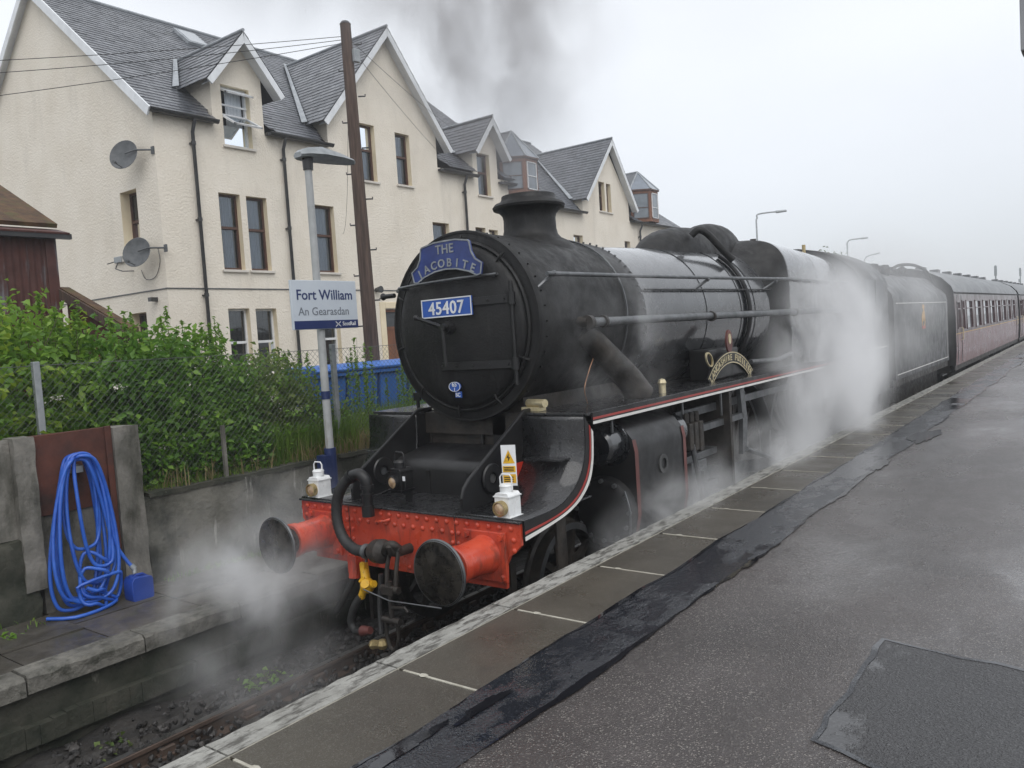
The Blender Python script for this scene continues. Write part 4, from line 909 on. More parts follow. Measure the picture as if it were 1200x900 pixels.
# handrails and pipes along the boiler
for s in (1, -1):
    MB().tube([(s*.845, 1.02, 3.075), (s*.87, 3.0, 3.09), (s*.93, 5.0, 3.105), (s*1.05, 6.7, 3.12), (s*1.06, 9.4, 3.11)], .019, 10).build('handrail', dullsteel, lo)
    for y, xx in ((1.12, .845), (4.12, .90), (6.1, 1.0)):
        r = .80 if y < 3 else brad(y)[0]; zz = 3.0; xb = math.sqrt(r*r-(2.96-2.7)**2)
        MB().tube([(s*xx, y, 3.08), (s*(xb-.01), y-.12, 2.96)], .017, 8).ball((s*xx, y, 3.08), .027, 8).build('handrail_bracket', dullsteel, lo)
    MB().tube([(s*.77, 2.85, 2.97), (s*.87, 6.25, 2.985)], .009, 6).build('conduit', black, lo)
    MB().tube([(s*.90, 1.56, 2.665), (s*.92, 4, 2.672), (s*1.05, 6.6, 2.675), (s*1.06, 9.4, 2.67)], .040, 14).build('ejector_pipe', dullsteel, lo)
    MB().cyl((s*.90, 1.50, 2.665), (s*.90, 1.56, 2.665), .062, n=14).cyl((s*.80, 1.53, 2.67), (s*.90, 1.53, 2.665), .05, n=12).build('pipe_flange', grimy, lo)
    for y, xx in ((1.78, .90), (4.12, .925), (6.66, 1.05)): MB().cyl((s*xx, y-.018, 2.668), (s*xx, y+.018, 2.668), .056, n=14).box(min(s*.78, s*xx), max(s*.78, s*xx), y-.01, y+.01, 2.655, 2.68).build('pipe_clip', grimy, lo)
    MB().tube([(s*.78, 1.60, 2.60), (s*.86, 1.76, 2.44), (s*.97, 2.08, 2.12), (s*1.0, 2.2, 1.97)], [.105, .108, .125, .135], 20).build('steam_pipe', grimy, lo)
    # running plate, valance, lining
    X0, X1 = (.58, 1.20) if s > 0 else (-1.20, -.58)
    MB().box(X0, X1, .93, 9.45, 1.93, 1.952).build('running_plate', wetplate, lo, smooth=0, bevel=.003)
    vx0, vx1 = (1.19, 1.21) if s > 0 else (-1.21, -1.19); lx0, lx1 = (1.21, 1.2135) if s > 0 else (-1.2135, -1.21)
    MB().box(vx0, vx1, 1.0, 9.45, 1.858, 1.948).build('valance', black, lo, smooth=0)
    MB().box(lx0, lx1, 1.0, 9.45, 1.858, 1.880).build('white_lining', lining_w, lo, smooth=0)
    MB().box(lx0, lx1, 1.0, 9.45, 1.893, 1.911).build('red_lining', lining_r, lo, smooth=0)
    # curved drop sheet and its valance
    def arc(pts, k=6): return [(p.x, p.y) for p in smoothpath([(a, b, 0) for a, b in pts], k)]
    inner = arc([(.02, 1.298), (.30, 1.298), (.52, 1.325), (.70, 1.41), (.82, 1.53), (.875, 1.68), (.885, 1.93)])
    outer_ = arc([(.02, 1.165), (.30, 1.198), (.56, 1.24), (.76, 1.31), (.90, 1.42), (.965, 1.56), (.985, 1.70), (.99, 1.80)])
    m = MB(); n = len(inner)
    for y, z in inner: m.v += [(X0, y, z), (X1, y, z)]
    for i in range(n-1): m.f.append((2*i, 2*i+1, 2*i+3, 2*i+2))
    q = m.build('curved_drop_plate', wetplate, lo); so2 = q.modifiers.new('thick', 'SOLIDIFY'); so2.thickness = .012
    m = MB(); no = len(outer_); k2 = min(n, no)
    A = [inner[int(i*(n-1)/40)] for i in range(41)]; B = [outer_[int(i*(no-1)/40)] for i in range(41)]
    def band(a0, a1, x, mtl, nm, x2=None):
        m = MB()
        for (y0, z0), (y1, z1) in zip(A, B):
            m.v += [(x, y0+(y1-y0)*a0, z0+(z1-z0)*a0), (x, y0+(y1-y0)*a1, z0+(z1-z0)*a1)]
        m.f = [(2*i, 2*i+1, 2*i+3, 2*i+2) for i in range(40)]; q = m.build(nm, mtl, lo, smooth=0); t_ = q.modifiers.new('thick', 'SOLIDIFY'); t_.thickness = .006; t_.offset = 0; return q
    band(-.02, 1, s*1.203, black, 'drop_valance'); band(.80, 1, s*1.209, lining_w, 'white_lining'); band(.53, .66, s*1.209, lining_r, 'red_lining')
    MB().box(*((X0+.16, X1-.12) if s > 0 else (X0+.12, X1-.16)), .70, .90, 1.60, 1.612).build('front_step', wetplate, lo, smooth=0)
    # angled frame plate with bright worn top edge
    fp = [(.07, 1.30), (.07, 1.40), (.10, 1.47), (.17, 1.53), (.92, 1.965), (1.1, 1.965), (1.1, 1.30)]
    MB().prism(fp, lambda u, v, t: (t, u, v), s*.588, s*.612).build('frame_plate', black, lo, smooth=0)
    MB().tube([(s*.60, a, b+.004) for a, b in fp[1:6]], .015, 8).build('plate_beading', black, lo)
    MB().lathe([(.05, 0), (.11, 0), (.12, .012), (.11, .024), (.05, .024)], (s*.60-s*.013 if s < 0 else .60+.013, .42, 1.50), (1, 0, 0), 24).build('frame_boss', black, lo)
    MB().lathe([(0, 0), (.036, 0), (.036, .01)], ((-.578 if s < 0 else .622), .42, 1.50), (1, 0, 0), 16).build('boss_plug', dullsteel if s < 0 else boltmat, lo)
MB().box(.624, .632, .69, .88, 1.44, 1.565).build('red_board', warnred, lo, smooth=0)
# front platform, inner casing, saddle
MB().box(-1.19, 1.19, -.02, .95, 1.285, 1.300).build('front_platform', wetplate, lo, smooth=0, bevel=.003)
MB().prism([(.56, 1.30), (.56, 1.50), (.58, 1.56), (.64, 1.59), (1.02, 1.66), (1.02, 1.30)], lambda u, v, t: (t, u, v), -.575, .575).build('inner_casing', black, lo, smooth=50)
MB().prism([(-.60, 1.3), (.60, 1.3), (.60, 1.75), (.52, 1.95), (.50, 2.12), (-.50, 2.12), (-.52, 1.95), (-.60, 1.75)], lambda u, v, t: (u, t, v), 1.05, 2.9).build('smokebox_saddle', grimy, lo, smooth=0)
MB().box(-.6, .6, 1.0, 6.2, 1.75, 1.94).build('frame_top', grimy, lo, smooth=0)
for x in (-.2, .25): MB().box(x, x+.04, .55, .56, 1.3, 1.5).build('casing_rib', black, lo, smooth=0)
MB().box(.20, .34, 1.0, 1.04, 1.66, 1.92).cyl((.05, 1.03, 1.66), (.05, 1.03, 1.92), .02).build('steps_bracket', black, lo, smooth=0)
MB().cyl((.55, 1.06, 2.02), (.75, 1.02, 2.02), .035, n=10).box(.52, .70, 1.0, 1.1, 1.955, 1.99).build('brass_oiler', brassl, lo)
MB().cyl((1.02, 2.62, 1.95), (1.02, 2.62, 2.03), .035, n=10).ball((1.02, 2.62, 2.05), .045, 8).build('brass_oiler', brassl, lo)
MB().cyl((-.95, 1.3, 1.95), (-.95, 1.3, 2.09), .018, n=8).box(-.99, -.91, 1.28, 1.31, 2.02, 2.10).build('lamp_iron', black, lo)
# beam
bp_ = [(-1.18, 1.285), (1.18, 1.285), (1.18, 1.13), (1.135, 1.085), (1.075, 1.04), (1.04, .98), (1.03, .805), (.40, .80), (-.40, .80), (-1.03, .805), (-1.04, .98), (-1.075, 1.04), (-1.135, 1.085), (-1.18, 1.13)]
MB().prism(bp_, lambda u, v, t: (u, t, v), 0, .03).build('buffer_beam', redbeam, lo, smooth=0, bevel=.004)
riv = MB().lathe([(.021, 0), (.019, .008), (.011, .014), (0, .016)], (0, 0, 0), (0, -1, 0), 10).mesh('rivet', redbeam)
spots = [(x, 1.245) for x in np.arange(-1.1, 1.12, .1)]+[(x+.05, 1.17) for x in np.arange(-.5, .5, .1)]+[(x, z) for x in (-.60, -.54, .55, .61, -1.12, 1.12) for z in (1.165, 1.09, 1.01, .93, .86) if not (abs(x) > 1 and z < 1.08)]+[(x, .845) for x in np.arange(-.4, .45, .12)]
for x, z in spots: inst('rivet', riv, lo, (x, -.001, z))
for x in (-.575, .58): MB().box(x-.003, x+.003, -.004, 0, .80, 1.28).build('beam_seam', coverred, lo, smooth=0)
MB().tube([(-.24, -.01, 1.17), (-.21, -.045, 1.19), (-.12, -.045, 1.20), (-.09, -.01, 1.21)], .012, 8).build('grab_handle', redbeam, lo)
# buffers
for s in (-1, 1):
    x = s*.869; z = 1.045
    MB().box(x-.19, x+.19, -.028, -.0005, z-.19, z+.17).build('buffer_plate', redbeam, lo, smooth=0, bevel=.006)
    for a in (-.155, .155):
        for b in (-.155, .135): MB().cyl((x+a, -.028, z+b), (x+a, -.055, z+b), .026, .024, 6).build('buffer_bolt', redbeam, lo, smooth=0)
    hs_ = MB().lathe([(.148, -.01), (.140, -.04), (.134, -.06), (.129, -.15), (.126, -.31), (.136, -.315), (.139, -.365), (.128, -.375), (.10, -.375)], (x, 0, z), (0, 1, 0), 36).build('buffer_housing', redbeam, lo)
    MB().lathe([(.105, -.36), (.105, -.49)], (x, 0, z), (0, 1, 0), 28).build('buffer_ram', bufface, lo)
    bh = MB().lathe([(.105, -.485), (.21, -.493), (.222, -.50), (.226, -.512), (.222, -.524), (.20, -.530), (.10, -.540), (0, -.543)], (x, 0, z), (0, 1, 0), 48).build('buffer_head', bufface, lo)
    MB().lathe([(.2265, -.503), (.230, -.512), (.2265, -.521), (.214, -.527), (.214, -.52)], (x, 0, z), (0, 1, 0), 48).build('buffer_rim', dullsteel, lo)
# drawhook and screw coupling
MB().tube([(.10, 0, 1.0), (.10, -.14, 1.0), (.10, -.20, 1.02), (.10, -.22, 1.06), (.10, -.19, 1.09)], [.04, .038, .034, .026, .016], 10).build('drawhook', grimy, lo)
m = MB()
for s_ in (-1, 1): m.tube([(.10+s_*.045, -.17, 1.03), (.10+s_*.05, -.21, .90), (.10+s_*.045, -.23, .74)], .017, 8)
m.cyl((.03, -.17, 1.03), (.17, -.17, 1.03), .02, n=10).cyl((0, -.23, .74), (.18, -.23, .74), .028, n=10).box(.02, .14, -.26, -.20, .70, .76)
m.cyl((.09, -.23, .80), (.09, -.24, .46), .020, n=8); m.tube([(.09, -.24, .60), (.24, -.24, .62), (.27, -.24, .59)], .012, 6); m.cyl((0, -.24, .50), (.18, -.24, .50), .026, n=10)
for s_ in (-1, 1): m.tube([(.09+s_*.06, -.24, .50), (.09+s_*.065, -.24, .38), (.09+s_*.035, -.24, .29), (.09, -.24, .27)], .016, 8)
m.build('screw_coupling', grimy, lo)
# vacuum stand pipe and hose with dummy
MB().cyl((-.245, -.09, 1.24), (-.24, -.09, 1.46), .040, n=16).cyl((-.245, -.09, 1.24), (-.245, -.09, 1.33), .050, n=16).cyl((-.24, -.09, 1.46), (-.24, -.09, 1.49), .055, n=16).cyl((-.24, -.09, 1.41), (-.24, -.09, 1.425), .052, n=16).tube(smoothpath([(-.24, -.09, 1.48), (-.25, -.095, 1.54), (-.305, -.105, 1.575), (-.37, -.12, 1.56)]), .046, 14).build('vacuum_pipe', black, lo)
MB().cyl((-.365, -.12, 1.565), (-.395, -.125, 1.545), .055, .055, 16).build('hose_clip', black, lo)
hosep = smoothpath([(-.37, -.12, 1.56), (-.44, -.135, 1.51), (-.505, -.155, 1.41), (-.535, -.165, 1.27), (-.51, -.17, 1.13), (-.43, -.175, 1.03), (-.32, -.18, .985), (-.20, -.18, .985)], 8)
hs2 = MB().tube(hosep, [.042+(.0035 if i % 2 else 0) for i in range(len(hosep))], 14).build('vacuum_hose', rubber, lo)
MB().lathe([(.046, -.012), (.060, 0), (.060, .028), (.046, .036)], (-.215, -.18, .985), (1, 0, 0), 16).box(-.215, -.20, -.19, -.17, .90, .95).build('hose_clip', dullsteel, hs2)
MB().lathe([(.035, -.10), (.075, -.085), (.092, -.045), (.088, 0), (.094, .01), (.094, .035), (.06, .06), (.04, .07)], (-.04, -.185, 1.005), (1, -.15, .12), 24).tube(smoothpath([(.02, -.19, 1.01), (.06, -.20, 1.06), (.11, -.19, 1.07), (.13, -.15, 1.03)]), .034, 12).build('hose_dummy', grimy, hs2)
# steam heat cocks, hoses
ck = MB().cyl((-.31, -.12, .86), (-.25, -.16, .70), .035, .04, 12).ball((-.24, -.16, .70), .062, 10).cyl((-.24, -.16, .70), (-.20, -.22, .74), .03, .036, 8).cyl((-.24, -.16, .70), (-.26, -.2, .76), .022, .03, 8).cyl((-.24, -.16, .70), (-.15, -.17, .73), .035, .03, 10).cyl((-.26, -.17, .70), (-.31, -.17, .60), .028, .03, 10).build('steam_heat_cock', yellow, lo)
MB().box(-.315, -.265, -.16, -.13, .74, .88).build('cock_handle', yellow, lo, smooth=0, bevel=.006)
MB().tube(smoothpath([(-.31, -.17, .61), (-.37, -.2, .52), (-.42, -.2, .40), (-.38, -.2, .33), (-.28, -.2, .34)]), .032, 10).build('steam_hose', rubber, lo)
MB().cyl((-.29, -.2, .34), (-.20, -.2, .36), .045, .03, 10).build('hose_end', coverred, lo)
MB().cyl((-.45, -.08, .86), (-.45, -.1, .72), .045, .05, 12).box(-.50, -.40, -.12, -.05, .76, .90).build('pipe_bracket', redbeam, lo, smooth=0)
MB().tube([(-.46, -.1, .72), (-.50, -.14, .62), (-.58, -.16, .50), (-.62, -.17, .44)], .028, 10).build('steam_hose', rubber, lo)
MB().ball((-.02, -.25, .30), .045, 8).cyl((-.02, -.25, .30), (-.12, -.25, .28), .03, .036, 8).ball((-.12, -.25, .28), .04, 8).build('brass_coupling', brass, lo)
MB().tube([(-.12, -.12, .80), (-.14, -.14, .55), (-.08, -.2, .35)], .02, 8).build('drain_pipe', rubber, lo)
MB().tube([(-.2, -.24, .70), (.1, -.26, .66), (.5, -.12, .62)], .006, 5).build('tie_wire', dullsteel, lo)
# frames, bogie, wheels
for s in (-1, 1):
    a, b = (.56, .60) if s > 0 else (-.60, -.56)
    MB().box(a, b, .03, 1.04, .85, 1.28).box(a, b, 1.04, 9.6, .85, 1.92).build('main_frame', grimy, lo, smooth=0)
    MB().box(s*.78-.02, s*.78+.02, .35, .42, .18, .86).build('guard_iron', grimy, lo, smooth=0)
    MB().box(s*1.1-.13, s*1.1+.13, .50, .72, .70, .72).box(s*1.1-.01, s*1.1+.01, .55, .68, .72, 1.2).build('footstep', grimy, lo, smooth=0)
    MB().box(s*.92-.03, s*.92+.03, .9, 3.35, .42, .62).build('bogie_frame', grimy, lo, smooth=0)
def wheel(x, y, r, ns, nm, s, bal=0, m=grimy):
    t_ = .13; o = MB()
    o.lathe([(r+.03, -.07*s), (r+.03, -.045*s), (r, -.03*s), (r, .065*s), (r-.06, .065*s), (r-.06, -.07*s), (r+.03, -.07*s)], (x, y, r), (1, 0, 0), 48)
    w_ = o.build(nm, steel if 0 else grimy, lo, origin=(x, y, r))
    MB().lathe([(r-.06, .067*s), (r-.005, .067*s)], (x, y, r), (1, 0, 0), 48).build('tyre_face', dullsteel, w_)
    sp_ = MB()
    for k in range(ns):
        t = 2*PI*k/ns; d_ = Vector((0, math.cos(t), math.sin(t))); p_ = Vector((0, -math.sin(t), math.cos(t))); c = Vector((x+.01*s, y, r))
        A = c+d_*.10; B = c+d_*(r-.05)
        sp_.poly([A+p_*.035-Vector((.035, 0, 0)), A-p_*.035-Vector((.035, 0, 0)), B-p_*.02-Vector((.02, 0, 0)), B+p_*.02-Vector((.02, 0, 0)), A+p_*.035+Vector((.035, 0, 0)), A-p_*.035+Vector((.035, 0, 0)), B-p_*.02+Vector((.02, 0, 0)), B+p_*.02+Vector((.02, 0, 0))], [(0, 1, 2, 3), (4, 7, 6, 5), (0, 3, 7, 4), (1, 5, 6, 2)])
    sp_.cyl((x-.06, y, r), (x+.09*s, y, r), .14, n=20)
    if bal:
        P = [(r*.9*math.cos(t), r*.9*math.sin(t)) for t in np.linspace(2.3+bal, 4.0+bal, 12)]
        sp_.prism(P, lambda u, v, t: (t, y+u, r+v), x-.04, x+.055*s)
    sp_.build('spokes', grimy, w_); return w_
for s in (-1, 1):
    for y in (1.15, 3.13): wheel(s*.76, y, .50, 10, 'bogie_wheel', s)
    for k, y in enumerate((4.86, 6.99, 9.43)): wheel(s*.76, y, .915, 18, 'driving_wheel', s, .4+k*.2)
    # cylinder and valve chest
    cp = [(.72, 1.80), (.98, 1.815), (1.10, 1.795), (1.20, 1.74), (1.265, 1.66), (1.285, 1.56), (1.285, 1.02), (1.25, .86), (1.15, .77), (1.0, .74), (.72, .74)]
    MB().prism(cp, lambda u, v, t: (s*u, t, v), 1.52, 2.48).build('cylinder_casing', black, lo, smooth=40)
    for y in (1.50, 2.44):
        m = MB(); q = [(u*1.004+.003, v) for u, v in cp[4:9]]; 
        for (u, v) in q: m.v += [(s*u, y, v), (s*u, y+.06, v)]
        m.f = [(2*i, 2*i+1, 2*i+3, 2*i+2) for i in range(len(q)-1)]; m.build('red_edge_strip', coverred, lo)
    MB().lathe([(0, 1.28), (.13, 1.28), (.155, 1.30), (.16, 1.50)], (s*1.05, 0, 1.62), (0, 1, 0), 24).lathe([(.165, 1.50), (.19, 1.50), (.19, 1.52)], (s*1.05, 0, 1.62), (0, 1, 0), 24).build('valve_cover', gloss, lo)
    MB().lathe([(0, 2.78), (.12, 2.78), (.15, 2.75), (.16, 2.48)], (s*1.05, 0, 1.58), (0, 1, 0), 24).build('valve_cover', gloss, lo)
    MB().lathe([(0, 1.40), (.22, 1.41), (.27, 1.44), (.29, 1.50)], (s*1.0, 0, 1.06), (0, 1, 0), 28).build('cylinder_cover', black, lo)
    m = MB()
    for k in range(12): t = 2*PI*k/12; m.cyl((s*1.0+.255*math.cos(t), 1.43, 1.06+.255*math.sin(t)), (s*1.0+.255*math.cos(t), 1.40, 1.06+.255*math.sin(t)), .02, n=6)
    m.build('cover_studs', dullsteel, lo, smooth=0, kind='stuff')
    MB().tube(smoothpath([(s*1.22, 1.42, 1.24), (s*1.27, 1.40, 1.10), (s*1.26, 1.42, .95), (s*1.2, 1.5, .82)]), .010, 6).build('drain_pipe', dullsteel, lo)
    m = MB(); m.lathe([(.05, 0), (.085, .0), (.085, .012), (.05, .012)], (s*1.286, 2.02, 1.38), (s, 0, 0), 16); m.build('inspection_ring', boltmat, lo)
    # motion
    MB().box(min(s*.93, s*1.07), max(s*.93, s*1.07), 2.5, 3.75, 1.20, 1.27).build('slide_bar', dullsteel, lo, smooth=0, bevel=.006)
    MB().box(min(s*.93, s*1.07), max(s*.93, s*1.07), 2.5, 3.75, .86, .93).build('slide_bar', dullsteel, lo, smooth=0, bevel=.006)
    MB().cyl((s*1.0, 2.48, 1.06), (s*1.0, 3.1, 1.06), .045, n=14).build('piston_rod', steel, lo)
    MB().box(s*1.0-.09, s*1.0+.09, 3.05, 3.42, .935, 1.195).cyl((s*1.12, 3.24, 1.06), (s*.92, 3.24, 1.06), .07, n=14).build('crosshead', dullsteel, lo, smooth=0, bevel=.008)
    MB().box(s*1.14-.02, s*1.14+.02, 3.18, 3.26, .52, 1.10).build('drop_link', dullsteel, lo, smooth=0)
    MB().prism([(3.24, .99), (3.24, 1.12), (6.99, .72), (6.99, .56)], lambda u, v, t: (t, u, v), s*1.02, s*1.07).cyl((s*.98, 6.99, .64), (s*1.1, 6.99, .64), .14, n=20).build('connecting_rod', dullsteel, lo, smooth=0)
    MB().box(s*.93-.025, s*.93+.025, 4.86, 9.43, .58, .70).build('coupling_rod', dullsteel, lo, smooth=0)
    for y in (4.86, 6.99, 9.43): MB().cyl((s*.86, y, .64), (s*.99, y, .64), .11, n=18).build('rod_boss', dullsteel, lo)
    MB().tube([(s*1.15, 2.95, 1.40), (s*1.19, 3.12, .66)], .028, 8).build('combination_lever', dullsteel, lo)
    MB().box(s*1.12-.03, s*1.12+.03, 3.05, 4.35, 1.50, 1.565).build('radius_rod', dullsteel, lo, smooth=0)
    MB().box(min(s*.62, s*1.22), max(s*.62, s*1.22), 3.78, 3.84, .80, 1.85).build('motion_bracket', grimy, lo, smooth=0)
    MB().prism([(4.28, 1.10), (4.40, 1.12), (4.47, 1.48), (4.40, 1.85), (4.28, 1.83), (4.33, 1.48)], lambda u, v, t: (t, u, v), s*1.10, s*1.15).build('expansion_link', dullsteel, lo, smooth=0)
    MB().tube([(s*1.16, 4.36, 1.15), (s*1.14, 6.99, .40)], .03, 8).build('eccentric_rod', dullsteel, lo)
    MB().box(s*1.05-.02, s*1.05+.02, 2.78, 6.2, 1.66, 1.74).build('reach_rod', dullsteel, lo, smooth=0)
    for k, y in enumerate((2.85, 2.97, 3.09)): MB().box(s*1.12-.06, s*1.12+.06, y, y+.09, 1.36-.02*k, 1.62).cyl((s*1.12, y+.045, 1.62), (s*1.12, y+.045, 1.72), .03, n=10).build('lubricator_box', grimy, lo, smooth=0, bevel=.008)
    MB().cyl((s*1.2, 3.6, 1.86), (s*1.2, 3.6, 1.62), .012, n=6).cyl((s*1.2, 2.66, 1.86), (s*1.2, 2.66, 1.74), .012, n=6).cyl((s*1.17, 1.36, 1.86), (s*1.17, 1.36, 1.74), .014, n=6).build('hanger', dullsteel, lo)
    MB().lathe([(.93, 0), (.96, 0), (.96, .2), (.93, .2)], (s*.78 if s > 0 else -.98, 4.86, .915), (1, 0, 0), 30, -1.3, 1.3).build('splasher', black, lo)
# sloping front of running plate steps, name plate with crest
name = thing('name_plate', 'curved metal name plate with painted crest on the side of the boiler', 'name plate', (1.03, 4.36, 1.95), None)
def arcp(r, t, x=1.03): return (x, 4.36+r*math.sin(t), 1.27+r*math.cos(t))
R0, R1, TT = .86, .985, .74
m = MB()
for i in range(25): t = -TT+2*TT*i/24; m.v += [arcp(R0, t), arcp(R1, t), arcp(R1, t, 1.008), arcp(R0, t, 1.008)]
for i in range(24):
    for j in range(4): q = (j+1) % 4; m.f.append((4*i+j, 4*i+q, 4*i+4+q, 4*i+4+j))
m.f += [(0, 1, 2, 3), (99, 98, 97, 96)]; m.build('arc_plate', coverred if 0 else black, name, smooth=0)
m = MB()
for a, b in ((R0, R0+.012), (R1-.012, R1)):
    k = len(m.v)
    for i in range(25): t = -TT+2*TT*i/24; m.v += [arcp(a, t, 1.034), arcp(b, t, 1.034)]
    m.f += [(k+2*i, k+2*i+1, k+2*i+3, k+2*i+2) for i in range(24)]
m.build('plate_border', brassl, name, smooth=0)
nm = 'LANCASHIRE FUSILIER'; m = MB()
for i, chh in enumerate(nm):
    if chh == ' ': continue
    t = -TT*.93+2*TT*.93*i/(len(nm)-1); rad = Vector((0, math.sin(t), math.cos(t))); tan = Vector((0, math.cos(t), -math.sin(t)))
    put_text(m, chh, .098, lambda v: Vector((1.033+v.z, 0, 0))+Vector(arcp(R0+.03, t, 0))+tan*v.x+rad*v.y, depth=.003, bold=.002)
m.build('lettering', brassl, name, smooth=0, kind='stuff')
MB().prism([(.95*math.sin(t), 1.27-1.95+.95*math.cos(t)) for t in np.linspace(-.70, .70, 20)], lambda u, v, t: (t, 4.36+u, 1.95+v), .99, 1.005).build('backing_plate', black, name, smooth=0)
cx_ = MB().prism([(.085*math.sin(t), .13*math.cos(t)) for t in np.linspace(0, 2*PI, 25)[:-1]], lambda u, v, t: (t, 4.37+u, 2.375+v), 1.0, 1.02).build('crest', coverred, name, smooth=0)
MB().prism([(.035*math.sin(t), .06*math.cos(t)) for t in np.linspace(0, 2*PI, 17)[:-1]], lambda u, v, t: (t, 4.37+u, 2.40+v), 1.02, 1.027).build('crest_flame', brassl, cx_, smooth=0)
m = MB().lathe([(.82, 0), (1, 0), (1, .06), (.82, .06)], (0, 0, 0), (0, 0, 1), 28); m.v = [(1.0+z*.3, 3.80+x*.09+y*.02, 2.20+y*.065-x*.05) for x, y, z in m.v]; m.build('oval_badge', brassl, lo)
MB().tube([(1.02, 5.0, 2.10), (1.03, 5.3, 2.09), (1.03, 5.9, 2.07), (1.0, 6.6, 2.12)], .03, 10).build('reverser_rod', dullsteel, lo)
MB().box(.70, .95, 3.95, 4.8, 1.95, 2.30).build('sand_box', black, lo, smooth=0, bevel=.02)
# cab
cabp = [(1.28, 1.96), (1.28, 3.08), (1.24, 3.20), (1.16, 3.32), (1.0, 3.47), (.82, 3.58), (.62, 3.67), (.3, 3.74), (0, 3.76)]
full = cabp+[(-x, z) for x, z in reversed(cabp[:-1])]
m = MB(); n = len(full)
for y in (9.42, 11.25):
    for x, z in full: m.v.append((x, y, z))
for i in range(n-1): m.f.append((i, i+1, n+i+1, n+i))
q = m.build('cab', black, lo, smooth=50); t_ = q.modifiers.new('thick', 'SOLIDIFY'); t_.thickness = .02
MB().poly([(x, 9.43, z) for x, z in full]).build('cab_front', black, lo, smooth=0)
for s in (-1, 1):
    for y0, y1 in ((9.65, 10.2), (10.28, 10.85)): MB().box(s*1.291-.004, s*1.291+.004, y0, y1, 2.72, 3.15).build('cab_window', cabglass, lo, smooth=0)
    MB().box(s*1.28-.01, s*1.28+.01, 9.42, 11.1, 1.2, 1.96).build('cab_side', black, lo, smooth=0)
    MB().box(s*1.292-.002, s*1.292+.002, 9.5, 11.0, 1.98, 2.0).build('white_lining', lining_w, lo, smooth=0)
MB().box(-1.2, 1.2, 9.42, 11.4, 1.2, 1.4).build('cab_floor', grimy, lo, smooth=0)

MB().box(-1.18, 1.18, 11.24, 11.66, 1.3, 2.95).build('cab_doors', rubber, lo, smooth=0)
# headboard hung on the top lamp iron
hb = thing('headboard', 'arched blue train headboard with worn silver letters on the smokebox door', 'headboard', (0, .74, 3.11))
half = [(0, 3.425), (.12, 3.423), (.255, 3.40), (.275, 3.385), (.290, 3.30), (.325, 3.24), (.395, 3.195), (.375, 3.105), (.33, 3.095), (.25, 3.135), (.12, 3.17), (0, 3.18)]
out = [(x, z) for x, z in half]+[(-x, z) for x, z in reversed(half[1:-1])]
SH = lambda u, v: (u+.02, v+.012*u)
MB().prism(out, lambda u, v, t: (SH(u, v)[0], t, SH(u, v)[1]), .735, .75).build('board', plateblue, hb, smooth=0)
m = MB(); C_ = Vector((0, 3.27)); n = len(out)
ins = []
for i in range(n):
    p = Vector(out[i]); a = Vector(out[i-1]); b = Vector(out[(i+1) % n]); t1 = (p-a).normalized(); t2 = (b-p).normalized(); nn = Vector((t1.y+t2.y, -(t1.x+t2.x))).normalized(); ins.append(p+nn*.012)
for i in range(n):
    j = (i+1) % n; m.poly([(SH(*out[i])[0], .732, SH(*out[i])[1]), (SH(*out[j])[0], .732, SH(*out[j])[1]), (SH(*ins[j])[0], .732, SH(*ins[j])[1]), (SH(*ins[i])[0], .732, SH(*ins[i])[1])])
q = m.build('board_border', plategrey, hb, smooth=0); t_ = q.modifiers.new('t', 'SOLIDIFY'); t_.thickness = .006; t_.offset = 0
m = MB()
put_text(m, 'THE', .105, lambda v: (v.x+.02, .731-v.z, 3.318+v.y), depth=.003, bold=.0015, space=1.08)
for i, chh in enumerate('JACOBITE'):
    R_ = .62; t = (i-3.5)*.083/R_; rad = Vector((math.sin(t), 0, math.cos(t))); tan = Vector((math.cos(t), 0, -math.sin(t)))
    cc = Vector((.02, .731, 3.205-.62))
    put_text(m, chh, .098, lambda v: cc+rad*(R_+v.y)+tan*v.x+Vector((0, -v.z, 0)), depth=.003, bold=.0015)
m.build('lettering', plategrey, hb, smooth=0, kind='stuff')
MB().box(-.02, .05, .75, .93, 3.38, 3.42).build('bracket', black, hb, smooth=0)

# head lamps
def lamp(loc, body, label, sc=1.0, dz=0):
    t = thing('head_lamp', label, 'lamp', loc, 'oil style lamps on the front of the locomotive'); x, y, z = loc
    MB().prism([(-.065, 0), (.065, 0), (.065, .155), (.05, .172), (-.05, .172), (-.065, .155)], lambda u, v, k: (x+u, k, z+.008+v), y-.065, y+.075).build('lamp_body', body, t, smooth=0, bevel=.004)
    MB().box(x-.075, x+.075, y-.075, y+.085, z, z+.010).build('lamp_base', body, t, smooth=0); MB().box(x-.072, x+.072, y-.07, y+.08, z+.150, z+.158).build('lamp_rim', body, t, smooth=0)
    MB().cyl((x, y, z+.18), (x, y, z+.225), .048, n=20).cyl((x, y, z+.225), (x, y, z+.238), .052, .044, 20).build('lamp_top', body, t)
    MB().tube([(x-.05, y, z+.19), (x-.052, y, z+.285), (x-.035, y, z+.305), (x+.035, y, z+.305), (x+.052, y, z+.285), (x+.05, y, z+.19)], .006, 6).build('lamp_handle', body, t)
    hd = MB().lathe([(.055, -.062), (.056, -.105), (.048, -.108), (.047, -.095)], (x, y, z+.075), (0, 1, 0), 24).build('lens_hood', brass if body is lampwhite else black, t)
    MB().lathe([(.047, -.095), (.03, -.108), (0, -.112)], (x, y, z+.075), (0, 1, 0), 20).build('lens', lens, t); return t
lamp((1.005, .10, 1.302), lampwhite, 'white head lamp on the beam in front of the small warning sign')
lamp((-1.05, .10, 1.302), lampwhite, 'white head lamp at the far left end of the beam beside the sign post')
lamp((-.11, .16, 1.412), black, 'black head lamp with amber lens in the middle behind the hose')
